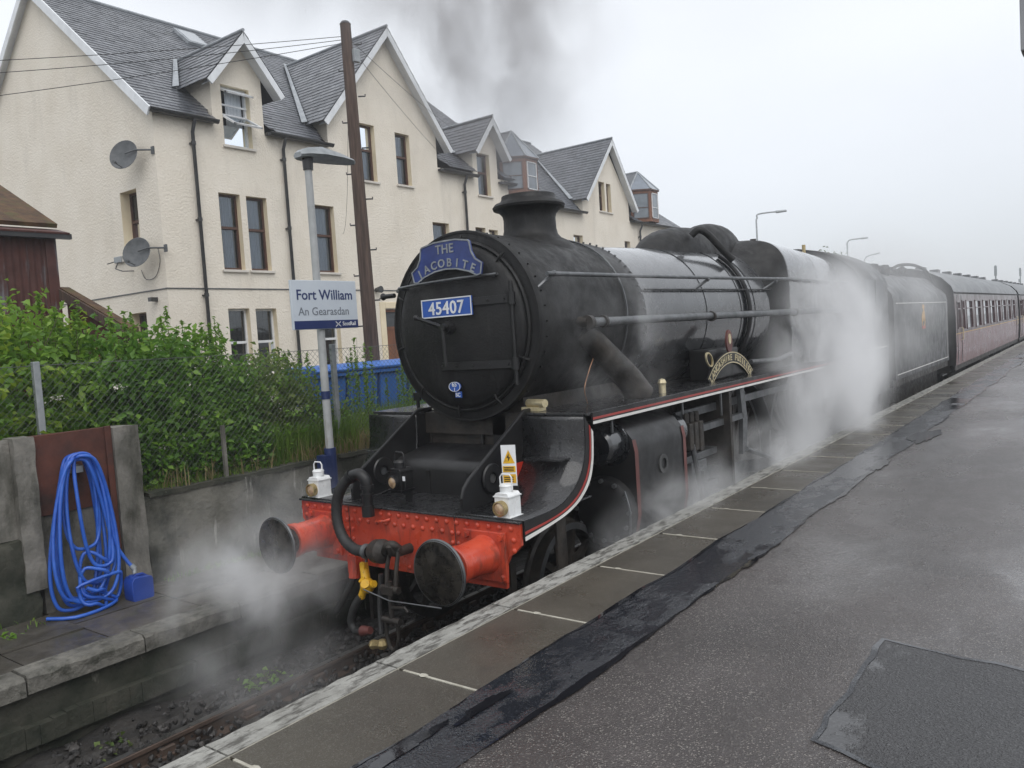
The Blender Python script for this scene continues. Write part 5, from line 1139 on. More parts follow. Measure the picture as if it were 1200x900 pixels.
MB().box(-.145, -.075, .235, .245, 1.30, 1.50).box(-.17, -.05, .10, .24, 1.398, 1.41).box(-.02, .0, .10, .12, 1.44, 1.50).build('lamp_iron', black, lo, smooth=0)
for x in (1.005, -1.05): MB().box(x-.03, x+.03, .178, .186, 1.30, 1.42).build('lamp_iron', black, lo, smooth=0)
MB().box(-.03, -.005, .10, .105, 1.50, 1.535).build('label_plate', white, lo, smooth=0)
ws = thing('warning_sign', 'small white and yellow electrical warning sign standing behind the right lamp', 'sign', (.965, .22, 1.5))
WM = Matrix.Translation((.95, .22, 1.50)) @ Matrix.Rotation(math.radians(22), 4, 'Z')
MB().box(-.055, .055, 0, .004, 0, .30, WM).build('board', white, ws, smooth=0)
MB().poly([WM @ Vector(p) for p in ((-.045, -.002, .165), (.045, -.002, .165), (0, -.002, .265))]).poly([WM @ Vector(p) for p in ((-.048, -.002, .10), (.048, -.002, .10), (.048, -.002, .145), (-.048, -.002, .145))]).poly([WM @ Vector(p) for p in ((-.048, -.002, .02), (.048, -.002, .02), (.048, -.002, .085), (-.048, -.002, .085))]).build('yellow_print', yellow, ws, smooth=0, kind='stuff')
m = MB(); m.poly([WM @ Vector(p) for p in ((.004, -.004, .24), (-.016, -.004, .205), (-.002, -.004, .207), (-.006, -.004, .175), (.014, -.004, .212), (.002, -.004, .21))])
for z in (.108, .120, .132): m.poly([WM @ Vector(p) for p in ((-.04, -.004, z), (.036, -.004, z), (.036, -.004, z+.006), (-.04, -.004, z+.006))])
for z in (.030, .045, .060): m.poly([WM @ Vector(p) for p in ((-.04, -.004, z), (.03, -.004, z), (.03, -.004, z+.007), (-.04, -.004, z+.007))])
m.build('black_print', black, ws, smooth=0, kind='stuff')
MB().box(-.06, .06, .004, .008, -.2, .02, WM).build('sign_stem', black, ws, smooth=0)

# ================================================================== TENDER AND COACHES
te = thing('tender', 'black locomotive tender with faded gilt lion emblem behind the cab in the steam', 'tender', (0, 11.5, 0))
tp = [(1.29, 1.32), (1.29, 2.78), (1.26, 2.92), (1.17, 3.04), (1.05, 3.13), (.93, 3.28), (.80, 3.36), (.5, 3.42), (0, 3.44)]
full = tp+[(-x, z) for x, z in reversed(tp[:-1])]
m = MB(); m.prism(full+[(-1.29, 1.32)][:0], lambda u, v, t: (u, t, v), 11.65, 17.75).build('tank', black, te, smooth=45)
MB().box(-1.25, 1.25, 11.6, 17.8, 1.18, 1.32).build('tender_frame', grimy, te, smooth=0)
MB().box(1.2915, 1.2945, 11.8, 17.6, 1.40, 1.415).build('white_lining', lining_w, te, smooth=0)
MB().box(1.2915, 1.2945, 17.55, 17.565, 1.415, 2.75).build('white_lining', lining_w, te, smooth=0)
MB().box(1.2915, 1.2945, 11.85, 17.55, 2.735, 2.75).build('white_lining', lining_w, te, smooth=0)
m = MB().lathe([(.14, 0), (.14, .006), (.185, .006), (.185, 0)], (1.29, 14.55, 2.38), (1, 0, 0), 28); em = m.build('wheel_emblem', gild, te)
MB().prism([(-.13, -.05), (-.05, .02), (-.02, .16), (.04, .2), (.06, .10), (.12, .05), (.10, -.12), (.05, -.16), (.02, -.06), (-.08, -.17), (-.12, -.14)], lambda u, v, t: (t, 14.55+u, 2.50+v), 1.291, 1.298).build('lion', gild, em, smooth=0)
MB().prism([(-.13, 0), (.13, 0), (.10, .08), (.04, .05), (0, .1), (-.04, .05), (-.10, .08)], lambda u, v, t: (t, 14.55+u, 2.62+v), 1.291, 1.297).build('crown', gild, em, smooth=0)
MB().prism([(-.18, -.03), (.18, -.03), (.18, .03), (-.18, .03)], lambda u, v, t: (t, 14.55+u, 2.22+v), 1.291, 1.298).build('emblem_ribbon', emred, em, smooth=0)
MB().tube(smoothpath([(.55, 15.0, 3.42), (.6, 15.6, 3.62), (.75, 16.6, 3.66), (.9, 17.4, 3.52), (.98, 17.8, 3.2)]), .035, 8).build('filler_hose', rubber, te)
rocks('coal', [(rnd.uniform(-.8, .8), rnd.uniform(12, 15.5), 3.40+rnd.uniform(0, .12)) for _ in range(260)], sootblk, .05, .11, parent=te, kind='stuff')
for s in (-1, 1):
    for y in (12.5, 14.75, 17.0):
        MB().lathe([(.66, -.06), (.66, .06), (.56, .06), (.10, .03), (.0, .05)], (s*.76, y, .64), (s, 0, 0), 36).build('tender_wheel', grimy, te)
        MB().box(s*1.02-.08, s*1.02+.08, y-.15, y+.15, .45, .80).build('axle_box', grimy, te, smooth=0, bevel=.02)
    MB().box(s*1.0-.02, s*1.0+.02, 11.7, 17.7, .72, 1.2).build('side_frame', grimy, te, smooth=0)

def coach(y0, label, full_=True):
    Y1 = y0+17.0; t = thing('passenger_coach', label, 'railway coach', (0, y0, 0), 'maroon coaches behind the locomotive')
    side = [(1.36, 1.14), (1.385, 1.5), (1.385, 2.35), (1.35, 2.97)]
    wins = []; y = y0+1.95
    while y+1.25 < Y1-1.2: wins.append((y, y+1.15)); y += 1.78
    def xs(z):
        for (x1, z1), (x2, z2) in zip(side, side[1:]):
            if z1 <= z <= z2: return x1+(x2-x1)*(z-z1)/(z2-z1)
    fn = lambda u, v, d: (xs(v)-d, u, v)
    zs = [1.14, 1.5, 1.97, 2.35, 2.55, 2.97]
    holes_ = [(a, b, 2.0, 2.78) for a, b in wins]+[(y0+.35, y0+.85, 2.05, 2.75), (y0+1.2, y0+1.6, 2.0, 2.78)]
    # body in strips so that the side keeps its curve
    def strip_(z0, z1, mtl, nm):
        m = MB(); us = sorted({y0, Y1, *[h[0] for h in holes_], *[h[1] for h in holes_]})
        for a, b in zip(us, us[1:]):
            vs = sorted({z0, z1, *[z for z in (1.5, 2.35) if z0 < z < z1], *[z for z in (2.0, 2.05, 2.75, 2.78) if z0 < z < z1]})
            for c, d in zip(vs, vs[1:]):
                if any(h[0] <= (a+b)/2 <= h[1] and h[2] <= (c+d)/2 <= h[3] for h in holes_): continue
                m.poly([fn(a, c, 0), fn(b, c, 0), fn(b, d, 0), fn(a, d, 0)])
        return m.build(nm, mtl, t, smooth=30)
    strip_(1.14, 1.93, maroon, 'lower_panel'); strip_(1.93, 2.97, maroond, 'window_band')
    MB().box(1.384, 1.390, y0, Y1, 1.925, 1.94).build('waist_line', gild, t, smooth=0)
    MB().poly([(-1.36, y0, 1.14), (-1.36, Y1, 1.14), (-1.35, Y1, 2.97), (-1.35, y0, 2.97)]).build('far_side', maroon, t, smooth=0)
    ends = [(-1.36, 1.14), (1.36, 1.14), (1.385, 1.5), (1.385, 2.35), (1.35, 2.97)]
    rf = [(1.37, 2.96), (1.30, 3.14), (1.10, 3.36), (.75, 3.55), (.4, 3.66), (0, 3.70)]; rff = rf+[(-x, z) for x, z in reversed(rf[:-1])]
    for y in (y0, Y1): MB().poly([(x, y, z) for x, z in ends+rff]).build('coach_end', sootblk, t, smooth=0)
    m = MB(); n = len(rff)
    for y in (y0-.02, Y1+.02): m.v += [(x, y, z) for x, z in rff]
    m.f = [(i, i+1, n+i+1, n+i) for i in range(n-1)]; rr_ = m.build('coach_roof', coachroof, t, smooth=50)
    MB().tube([(1.375, y0, 2.97), (1.375, Y1, 2.97)], .022, 6).build('roof_gutter', sootblk, rr_)
    MB().box(-.45, .45, y0-.42, y0, 1.25, 3.35).build('corridor_gangway', rubber, t, smooth=0)
    for k in range(7): MB().box(.18, .42, y0+1.8+k*2.2, y0+2.15+k*2.2, 3.58, 3.76).build('roof_ventilator', coachroof, rr_, smooth=0, bevel=.02)
    for a, b, c, d in holes_:
        m = MB(); z_ = .018
        for (p, q, r_, w_) in ((a, b, c, c+.03), (a, b, d-.03, d), (a, a+.03, c, d), (b-.03, b, c, d), (a, b, c+(d-c)*.70, c+(d-c)*.70+.03)):
            m.poly([fn(p, r_, -z_), fn(q, r_, -z_), fn(q, w_, -z_), fn(p, w_, -z_), fn(p, r_, .03), fn(q, r_, .03), fn(q, w_, .03), fn(p, w_, .03)], [(0, 1, 2, 3), (4, 7, 6, 5), (0, 4, 5, 1), (2, 6, 7, 3), (0, 3, 7, 4), (1, 5, 6, 2)])
        w2 = m.build('window', maroond, t, origin=fn(a, c, 0), smooth=0)
        MB().poly([fn(a, c, .02), fn(b, c, .02), fn(b, d, .02), fn(a, d, .02)]).build('pane', mat_pane, w2, smooth=0)
    for yd in (y0+.25, y0+.95, Y1-.95, Y1-.25): MB().box(1.383, 1.392, yd-.008, yd+.008, 1.2, 2.9).build('door_seam', sootblk, t, smooth=0)
    for yd in (y0+.88, Y1-.88): MB().tube([(1.39, yd, 1.75), (1.43, yd, 1.78), (1.43, yd, 2.05), (1.39, yd, 2.08)], .012, 6).build('grab_handle', brassl, t)
    MB().box(-1.2, 1.2, y0+.1, Y1-.1, .95, 1.14).build('underframe', grimy, t, smooth=0)
    MB().box(1.30, 1.33, y0+.1, Y1-.1, 1.0, 1.16).build('solebar', grimy, t, smooth=0)
    for yb_ in (y0+2.3, Y1-2.3):
        MB().box(.98, 1.08, yb_-1.6, yb_+1.6, .45, .85).build('bogie_frame', grimy, t, smooth=0)
        for yy in (yb_-1.2, yb_+1.2): MB().lathe([(.50, -.06), (.48, .06), (.40, .06), (.1, .03), (0, .05)], (.76, yy, .48), (1, 0, 0), 28).build('coach_wheel', grimy, t)
    MB().box(.5, 1.15, y0+6.5, y0+8.5, .5, .95).build('battery_box', grimy, t, smooth=0)
    return t
c1 = coach(18.3, 'maroon passenger coach with grey roof coupled directly behind the black tender')
c2 = copy_tree(c1, (0, 17.75, 0)); c2['label'] = 'farther maroon coach at the right edge of the photo, behind the first coach'
for k, lb in ((2, 'third maroon coach, mostly hidden beyond the second one'),): c3 = copy_tree(c1, (-.35, 17.75*k, 0)); c3['label'] = lb

# ================================================================== LEFT SIDE: hose, can, sign, pole, bins, fence, plants
ho = thing('water_hose', 'long coiled blue water hose hanging from the rusty panel', 'hose', (-2.62, -1.2, .5))
path = []; r2 = random.Random(3)
spec = [(1.80, .60, .20, -.05, 0), (1.82, .55, .24, -.06, .03), (1.79, .72, .21, .02, .06), (1.83, .62, .27, -.08, .02), (1.80, 1.02, .17, -.02, .09), (1.82, .54, .23, -.12, .05), (1.78, .85, .13, .05, .10), (1.81, .58, .28, -.03, .07)]
for k, (zt, zb, wd, sh_, xo) in enumerate(spec):
    N_ = 22
    for i in range(N_):
        t = 2*PI*i/N_; s_ = (1-math.cos(t))/2
        nx = spec[(k+1) % len(spec)]; f_ = i/N_; ztt = zt+(nx[0]-zt)*(f_**3)
        wz = wd*math.copysign(abs(math.sin(t))**.62, math.sin(t))*(.80+.45*s_)
        path.append((-2.655+.035*(k % 4)+xo*.4+.09*s_+.012*math.sin(3*t+k), -1.20+sh_*s_*1.5+wz*(.8), ztt-(ztt-zb)*s_))
tail = [(-2.60, -1.17, 1.81), (-2.54, -1.06, 1.62), (-2.50, -1.02, 1.25), (-2.47, -1.00, 1.0), (-2.44, -.94, .85), (-2.42, -.915, .80)]
MB().tube(smoothpath(path+tail, 3), .0155, 10).build('hose_coils', hoseblue, ho)
lowp = []
for k in range(3):
    for i in range(12):
        t = 2*PI*i/12+k; lowp.append((-2.48+.03*k+.03*math.sin(2*t), -1.20+.05*math.sin(k*2.2)+(.12+.05*math.sin(k*1.7))*math.cos(t+.3*k), .78-.08*k+(.20-.05*k)*math.sin(t)+.03*math.cos(3*t)))
MB().tube(smoothpath(lowp+[(-2.45, -1.05, .55), (-2.36, -1.2, .52), (-2.34, -1.45, .52), (-2.5, -1.6, .53)], 3), .0155, 10).build('lower_coils', hoseblue, ho)
MB().cyl((-2.42, -.915, .80), (-2.405, -.895, .765), .026, n=12).cyl((-2.405, -.895, .765), (-2.39, -.905, .725), .02, .015, 12).build('hose_connector', galv, ho)
jc = thing('jerrycan', 'dark blue plastic jerrycan standing on the low platform under the hose end', 'jerrycan', (-2.38, -.88, .5))
MB().prism([(-.088, 0), (.088, 0), (.096, .025), (.096, .165), (.085, .19), (-.02, .205), (-.07, .205), (-.096, .17), (-.096, .025)], lambda u, v, t: (t, -.88+u, .50+v), -2.46, -2.31).build('can_body', canblue, jc, smooth=50, bevel=.014)
MB().cyl((-2.39, -.935, .70), (-2.39, -.935, .722), .022, n=14).build('can_cap', canblue, jc); MB().tube([(-2.385, -.92, .70), (-2.385, -.90, .715), (-2.385, -.84, .71), (-2.385, -.81, .685)], .012, 8).build('can_handle', canblue, jc)

sg = thing('station_sign_post', 'grey post with bilingual station name board and flat lamp head on top', 'station sign', (-2.55, 1.5, .5))
MB().cyl((-2.55, 1.5, 1.45), (-2.55, 1.5, 4.60), .046, .040, 18).build('post', polegrey, sg)
MB().cyl((-2.55, 1.5, .5), (-2.55, 1.5, 1.47), .066, n=18).box(-2.62, -2.48, 1.36, 1.45, 1.12, 1.40).build('post_sleeve', navy, sg)
MB().cyl((-2.55, 1.5, 2.02), (-2.55, 1.5, 2.11), .050, n=18).build('blue_band', navy, sg)
MB().box(-2.515, -2.485, 1.085, 2.005, 2.80, 3.335).build('name_board', signw, sg, smooth=0, bevel=.004)
MB().box(-2.484, -2.4825, 1.10, 2.0, 2.805, 2.895).build('navy_strip', signnavy, sg, smooth=0)
FT = lambda yc, zb: (lambda v: (-2.4835+v.z, yc+v.x, zb+v.y))
m = MB(); put_text(m, 'Fort William', .155, FT(1.545, 3.125), depth=.001, bold=.0022); m.build('lettering', signnavy, sg, smooth=0, kind='stuff')
m = MB(); put_text(m, 'An Gearasdan', .125, FT(1.52, 2.955), depth=.001, bold=.0006); m.build('lettering', signgrey, sg, smooth=0, kind='stuff')
m = MB(); put_text(m, 'ScotRail', .062, lambda v: (-2.481+v.z, 1.865+v.x, 2.832+v.y), depth=.001, bold=.001); m.build('lettering', white, sg, smooth=0, kind='stuff')
m = MB()
for a in (1, -1): m.poly([(-2.481, 1.665, 2.85-.028*a-.006), (-2.481, 1.665, 2.85-.028*a+.006), (-2.481, 1.74, 2.85+.028*a+.006), (-2.481, 1.74, 2.85+.028*a-.006)])
m.build('saltire_mark', white, sg, smooth=0, kind='stuff')
MB().cyl((-2.55, 1.5, 4.55), (-2.55, 1.5, 4.70), .055, .06, 16).build('lamp_neck', gutter, sg)
m = MB(); k = [(1.37, .07, .03), (1.45, .15, .075), (1.62, .19, .095), (1.9, .16, .06), (2.12, .09, .025), (2.17, .04, .012)]
secs = []
for y, hw, h in k: secs.append([(-2.55-hw, y, 4.70+(y-1.5)*.03), (-2.55-hw*.6, y, 4.70+h+(y-1.5)*.03), (-2.55+hw*.6, y, 4.70+h+(y-1.5)*.03), (-2.55+hw, y, 4.70+(y-1.5)*.03), (-2.55+hw*.8, y, 4.675+(y-1.5)*.03), (-2.55-hw*.8, y, 4.675+(y-1.5)*.03)])
m.loft(secs); m.poly(secs[0]); m.poly(secs[-1]); m.build('lamp_head', galv, sg, smooth=30)

tpole = thing('telegraph_pole', 'tall dark wooden telegraph pole with iron steps between the sign and the terrace', 'telegraph pole', (-5, 4.57, 1.2))
m = MB(); P = [(-5, 4.57-.07*i/16, 1.0+6.6*i/16) for i in range(17)]; m.tube(P, [.128-.045*i/16+.004*mn.noise(Vector((i, 0, 0))) for i in range(17)], 20).build('pole_shaft', timber, tpole)
MB().cyl((-5, 4.5, 7.6), (-5, 4.5, 7.64), .09, .06, 16).build('pole_cap', gutter, tpole)
for i in range(12):
    a = 1 if i % 2 else -1; z = 2.9+i*.4; d_ = Vector((.75*a, .66*a, 0)); c = Vector((-5, 4.55, z)); MB().tube([c+d_*.08, c+d_*.19, c+d_*.19+Vector((0, 0, .03))], .012, 6).build('pole_step', gutter, tpole)
MB().box(-4.90, -4.84, 4.50, 4.62, 7.0, 7.2).build('cable_box', galv, tpole, smooth=0, bevel=.01)
TOP = Vector((-5, 4.5, 7.42))
def cable(b, sag, lbl, a=TOP, r=.005):
    b = Vector(b); P = [a.lerp(b, i/24)-Vector((0, 0, sag*4*(i/24)*(1-i/24))) for i in range(25)]
    tag(MB().tube(P, r, 5).build('overhead_wire', blackwire), lbl, 'wire')
far = Vector((-8.257, .159, 6.90)); d_ = far-TOP
cable(TOP+d_*2.2+Vector((0, 0, .2)), .16, 'topmost overhead wire running left from the telegraph pole across the gable', a=TOP)
cable(TOP+d_*2.2+Vector((0, 0, .0)), .22, 'middle overhead wire running left from the telegraph pole just under the topmost', a=TOP-Vector((0, 0, .05)))
far2 = Vector((-8.264, .123, 6.487))-TOP
cable(TOP+far2*2.0, .14, 'lowest overhead wire running left from the telegraph pole across the gable', a=TOP-Vector((0, 0, .10)))
cable((-11.9, 15.767, 9.0), .1, 'upper of two thin wires from the telegraph pole to the second dormer', a=TOP, r=.004)
cable((-11.9, 15.2, 7.9), .1, 'lower of two thin wires from the telegraph pole towards the second dormer', a=TOP-Vector((0, 0, .1)), r=.004)
cable((-11.9, 10.3, 5.6), .7, 'slack wire drooping from the telegraph pole to the terrace wall', a=TOP-Vector((0, 0, .3)), r=.004)

# bins
def bin_(y, label):
    t = thing('wheelie_bin', label, 'bin', (-4.5, y, 1.2), 'blue wheelie bins behind the chain link fence')
    m = MB(); a = [(-4.72, y-.24), (-4.20, y-.24), (-4.20, y+.24), (-4.72, y+.24)]; b = [(-4.80, y-.285), (-4.12, y-.285), (-4.12, y+.285), (-4.80, y+.285)]
    m.poly([(x, yy, 1.22) for x, yy in a]+[(x, yy, 2.20) for x, yy in b], [(0, 1, 2, 3), (0, 1, 5, 4), (1, 2, 6, 5), (2, 3, 7, 6), (3, 0, 4, 7)]).build('bin_body', binblue, t, smooth=0, bevel=.02)
    MB().box(-4.84, -4.08, y-.30, y+.30, 2.18, 2.235).build('bin_rim', binblue, t, smooth=0, bevel=.008)
    m = MB().prism([(-4.86, 2.24), (-4.06, 2.24), (-4.05, 2.28), (-4.2, 2.325), (-4.7, 2.345), (-4.86, 2.31)], lambda u, v, k_: (u, k_, v), y-.295, y+.295); m.build('bin_lid', binblue, t, smooth=0, bevel=.012)
    MB().tube([(-4.88, y-.2, 2.26), (-4.93, y-.2, 2.26), (-4.93, y+.2, 2.26), (-4.88, y+.2, 2.26)], .014, 6).build('bin_handle', binblue, t)
    for s in (-1, 1): MB().cyl((-4.75, y+s*.24, 1.30), (-4.75, y+s*.28, 1.30), .10, n=16).build('bin_wheel', rubber, t)
for y, lb in ((2.92, 'blue wheelie bin just left of the sign post, nearest the bramble hedge'), (3.53, 'blue wheelie bin just right of the sign post'), (4.14, 'blue wheelie bin in front of the telegraph pole'), (4.75, 'blue wheelie bin nearest the smokebox, half behind tall weeds')): bin_(y, lb)

# chain link fence
cf = thing('chain_link_fence', 'galvanised chain link fence on top of the low wall in front of the hedge', 'fence', (-2.9, 0, 1.33))
def chain(y0, y1, z0, z1, step, r, name='chain_link'):
    V = []; F = []
    H = z1-z0
    for fam in (1, -1):
        c = y0-H if fam > 0 else y0; e = y1 if fam > 0 else y1+H
        while c < e:
            a = max(y0, c) if fam > 0 else max(y0, c-H); b = min(y1, c+H) if fam > 0 else min(y1, c)
            if b-a > .01:
                za = z0+((a-c) if fam > 0 else (c-a)); zb = z0+((b-c) if fam > 0 else (c-b)); k = len(V); x = -2.9+fam*.003
                n_ = 4
                for i in range(n_+1):
                    yy = a+(b-a)*i/n_; zz = za+(zb-za)*i/n_; xx = x+.012*mn.noise(Vector((yy*1.5, zz*1.5, 0)))
                    V += [(xx+r, yy, zz), (xx-r*.5, yy-fam*r*.7, zz+r*.7), (xx-r*.5, yy+fam*r*.7, zz-r*.7)]
                for i in range(n_):
                    q = k+3*i
                    for j in range(3): F.append((q+j, q+(j+1) % 3, q+3+(j+1) % 3, q+3+j))
            c += step
    m = MB(); m.v = V; m.f = F; return m.build(name, wire, cf, smooth=0, fix=False, kind='stuff')
chain(-.58, 4.2, 1.36, 2.58, .066, .0016); chain(-5, -.58, 2.03, 2.62, .066, .0016, 'chain_link'); chain(4.2, 12, 1.36, 2.58, .10, .0024, 'chain_link')
for y, z0 in ((-4.2, 2.0), (-1.33, 2.0), (1.95, 1.3), (4.9, 1.3), (7.8, 1.3)): MB().box(-2.935, -2.88, y-.028, y+.028, z0, 2.63).build('fence_post', galv, cf, smooth=0, bevel=.006)
for z in (2.58, 1.9): MB().tube([(-2.9, -5, z+.01), (-2.9, -1.3, z+.015), (-2.9, 2, z-.01), (-2.9, 5, z), (-2.9, 12, z)], .003, 5).build('line_wire', wire, cf) if z > 2 else None
st = thing('wooden_stake', 'thin pale wooden stake leaning on the wall top behind the fence', 'stake', (-2.78, .33, 1.32))
MB().box(-2.80, -2.765, .31, .345, 1.2, 1.87).build('stake_shaft', conc, st, smooth=0)

# ------------------------------------------------------------------ foliage
rg = np.random.default_rng(5)
def leaf_mesh(name, C, size, m, up=.35, aspect=.55, droop=.25, parent=None, **kw):
    C = np.asarray(C); n = len(C); s = size*(.6+.8*rg.random(n))[:, None]
    N = rg.normal(size=(n, 3)); N[:, 2] = np.abs(N[:, 2])+up; N /= np.linalg.norm(N, axis=1)[:, None]
    T = rg.normal(size=(n, 3)); T -= (T*N).sum(1)[:, None]*N; T /= np.linalg.norm(T, axis=1)[:, None]; B = np.cross(N, T)
    base = C-T*s*.5; tip = C+T*s*.5-N*s*droop; L_ = C-T*s*.05+B*s*aspect*.5+N*s*.10; R_ = C-T*s*.05-B*s*aspect*.5+N*s*.10
    V = np.stack([base, L_, tip, R_], 1).reshape(-1, 3); F = np.arange(n*4).reshape(-1, 4)
    F = np.concatenate([F[:, [0, 2, 1]], F[:, [0, 3, 2]]])
    me = bpy.data.meshes.new(name); o = WL[parent.name] if parent else Vector((0, 0, 0)); me.vertices.add(len(V)); me.vertices.foreach_set('co', (V-np.array(o)).ravel())
    me.loops.add(F.size); me.loops.foreach_set('vertex_index', F.ravel().astype(np.int32)); me.polygons.add(len(F)); me.polygons.foreach_set('loop_start', np.arange(0, F.size, 3, dtype=np.int32)); me.polygons.foreach_set('loop_total', np.full(len(F), 3, dtype=np.int32))
    me.materials.append(m); me.update(calc_edges=True); ob = bpy.data.objects.new(name, me); COL.objects.link(ob); ob.parent = parent; WL[ob.name] = Vector(o); return tag(ob, **kw)
def blob_points(blobs, n, clump=9, spread=.10):
    out = []; vol = np.array([b[3]*b[4]*b[5] for b in blobs])**.67; vol /= vol.sum()
    for b, f in zip(blobs, vol):
        k = max(3, int(n*f/clump)); u = rg.normal(size=(k, 3)); u /= np.linalg.norm(u, axis=1)[:, None]; r = (.55+.52*rg.random(k))[:, None]
        c = np.array(b[:3])+u*r*np.array(b[3:6]); L_ = rg.normal(size=(k*clump, 3))*spread; out.append(np.repeat(c, clump, 0)+L_)
    return np.concatenate(out)
def shrub(label, loc, blobs, n, size, m, spread=.10, spikes=(), name='shrub', group=None, aspect=.6, zmin=1.2, xmax=-2.86):
    t = thing(name, label, 'shrub', loc, group); P = blob_points(blobs, n, spread=spread); P = P[(P[:, 2] > zmin) & (P[:, 0] < xmax)]
    leaf_mesh('crown', P, size, m, parent=t, aspect=aspect)
    Q = blob_points([(b[0]+.05, b[1], b[2]+.03, b[3]*1.02, b[4]*1.02, b[5]*1.04) for b in blobs], int(n*.22), clump=14, spread=.06); Q = Q[(Q[:, 2] > zmin+.1) & (Q[:, 0] < xmax+.03)]
    leaf_mesh('young_leaves', Q, size*1.15, leafB if m is not leafB else leafY, parent=t, aspect=.62, up=.7)
    s = MB()
    for b in blobs:
        for _ in range(5):
            e_ = np.array(b[:3])+rg.normal(size=3)*.5*np.array(b[3:6]); s.tube([(loc[0]+rg.normal()*.15, loc[1]+rg.normal()*.25, loc[2]), tuple((np.array(loc)+e_)/2+rg.normal(size=3)*.08), tuple(e_)], [.009, .006, .003], 4)
    sp_pts = []
    for (x, y, z0, z1) in spikes:
        lean = rg.normal(size=2)*.04; s.tube([(x, y, z0), (x+lean[0]*.5, y+lean[1]*.5, (z0+z1)/2), (x+lean[0], y+lean[1], z1)], [.006, .004, .002], 4)
        k = int((z1-z0)/.012); tt = rg.random(k); sp_pts.append(np.stack([x+lean[0]*tt+rg.normal(size=k)*.035*(1.1-tt), y+lean[1]*tt+rg.normal(size=k)*.035*(1.1-tt), z0+(z1-z0)*tt], 1))
    s.build('stems', stemm, t, smooth=0, fix=False, kind='stuff')
    if sp_pts: leaf_mesh('spike_leaves', np.concatenate(sp_pts), size*.95, leafB, parent=t, aspect=.28, up=.6, kind='stuff')
    return t
def spk(n, x0, x1, y0, y1, za, zb, zc): return [(rg.uniform(x0, x1), rg.uniform(y0, y1), za, rg.uniform(zb, zc)) for _ in range(n)]
shrub('tall pale green willowherb and saplings under the shed at the left edge', (-3.7, -2.9, 1.2), [(-3.7, -3.2, 2.1, .7, 1.1, .85), (-3.5, -2.2, 2.15, .55, .6, .8), (-4.0, -2.6, 2.3, .6, .8, .7)], 5200, .085, leafB, spikes=spk(12, -4.0, -3.3, -3.4, -2.0, 2.2, 2.85, 3.1))
shrub('bright green leafy mass directly behind the tall fence post', (-3.7, -1.3, 1.2), [(-3.5, -1.45, 2.2, .5, .55, .8), (-3.9, -.95, 2.4, .55, .5, .78), (-3.3, -1.2, 1.75, .32, .55, .5)], 5600, .078, leafB, spikes=spk(16, -4.0, -3.4, -1.7, -.6, 2.4, 3.0, 3.28))
shrub('dark dense bramble bush spilling over the wall right of the rusty panel', (-3.6, -.1, 1.2), [(-3.4, -.35, 1.95, .42, .5, .68), (-3.6, .1, 2.25, .5, .5, .62), (-3.25, .25, 1.75, .3, .5, .42), (-3.9, -.3, 2.4, .5, .5, .55)], 6500, .080, leafA, spikes=spk(9, -3.9, -3.4, -.4, .7, 2.3, 2.85, 3.15))
shrub('tall sprouting bush in front of the terrace corner with upright shoots', (-3.8, .75, 1.2), [(-3.8, .62, 2.2, .5, .45, .66), (-3.5, .9, 1.95, .4, .45, .55)], 4600, .070, leafA, spikes=spk(10, -3.9, -3.4, .5, 1.1, 2.3, 2.75, 3.08))
shrub('olive green rounded bush with pale flower heads left of the sign post', (-3.5, 1.6, 1.2), [(-3.45, 1.45, 1.85, .42, .5, .60), (-3.3, 1.95, 1.65, .32, .45, .42), (-3.9, 1.7, 2.1, .45, .5, .42)], 6000, .060, leafC, spikes=spk(6, -3.8, -3.3, 1.2, 2.2, 2.0, 2.4, 2.6))
shrub('low green growth at the wall foot of the hedge below the fence', (-3.15, .4, 1.2), [(-3.0, -.2, 1.52, .22, .4, .26), (-3.0, .5, 1.50, .22, .4, .24), (-3.02, 1.3, 1.5, .2, .5, .22)], 3400, .062, leafA)
tw = thing('tall_weeds', 'tall feathery weeds standing in front of the blue bins', 'weeds', (-3.3, 3.6, 1.25))
V_ = []
sp_ = spk(46, -3.9, -3.1, 2.3, 6.2, 1.25, 1.9, 2.75); s = MB(); pts = []
for (x, y, z0, z1) in sp_:
    s.tube([(x, y, z0), (x+rg.normal()*.03, y+rg.normal()*.03, z1)], [.006, .002], 4); k = int((z1-z0)/.008); tt = rg.random(k); pts.append(np.stack([x+rg.normal(size=k)*.045*(1.05-tt), y+rg.normal(size=k)*.045*(1.05-tt), z0+(z1-z0)*tt], 1))
s.build('stems', stemm, tw, smooth=0, fix=False, kind='stuff'); leaf_mesh('weed_leaves', np.concatenate(pts), .062, leafB, parent=tw, aspect=.22, up=.4, kind='stuff')
def grass(name, P, h, m, lean=.35, w=.006, **kw):
    P = np.asarray(P); n = len(P); d = rg.normal(size=(n, 2)); d /= np.linalg.norm(d, axis=1)[:, None]; hh = h*(.5+.9*rg.random(n))[:, None]; l_ = lean*rg.random((n, 1))*hh
    side = np.stack([-d[:, 1], d[:, 0], np.zeros(n)], 1)*w; D = np.concatenate([d*l_, hh], 1)
    A = P-side; B = P+side; Cc = P+D*np.array([.35, .35, .6])+side*.7; Dd = P+D*np.array([.35, .35, .6])-side*.7; E_ = P+D*np.array([1, 1, .95])
    V = np.stack([A, B, Cc, Dd, E_], 1).reshape(-1, 3); i = np.arange(n)*5
    F = np.concatenate([np.stack([i, i+1, i+2], 1), np.stack([i, i+2, i+3], 1), np.stack([i+3, i+2, i+4], 1)])
    me = bpy.data.meshes.new(name); me.from_pydata(V.tolist(), [], F.tolist()); me.materials.append(m); ob = bpy.data.objects.new(name, me); COL.objects.link(ob); return tag(ob, **kw)
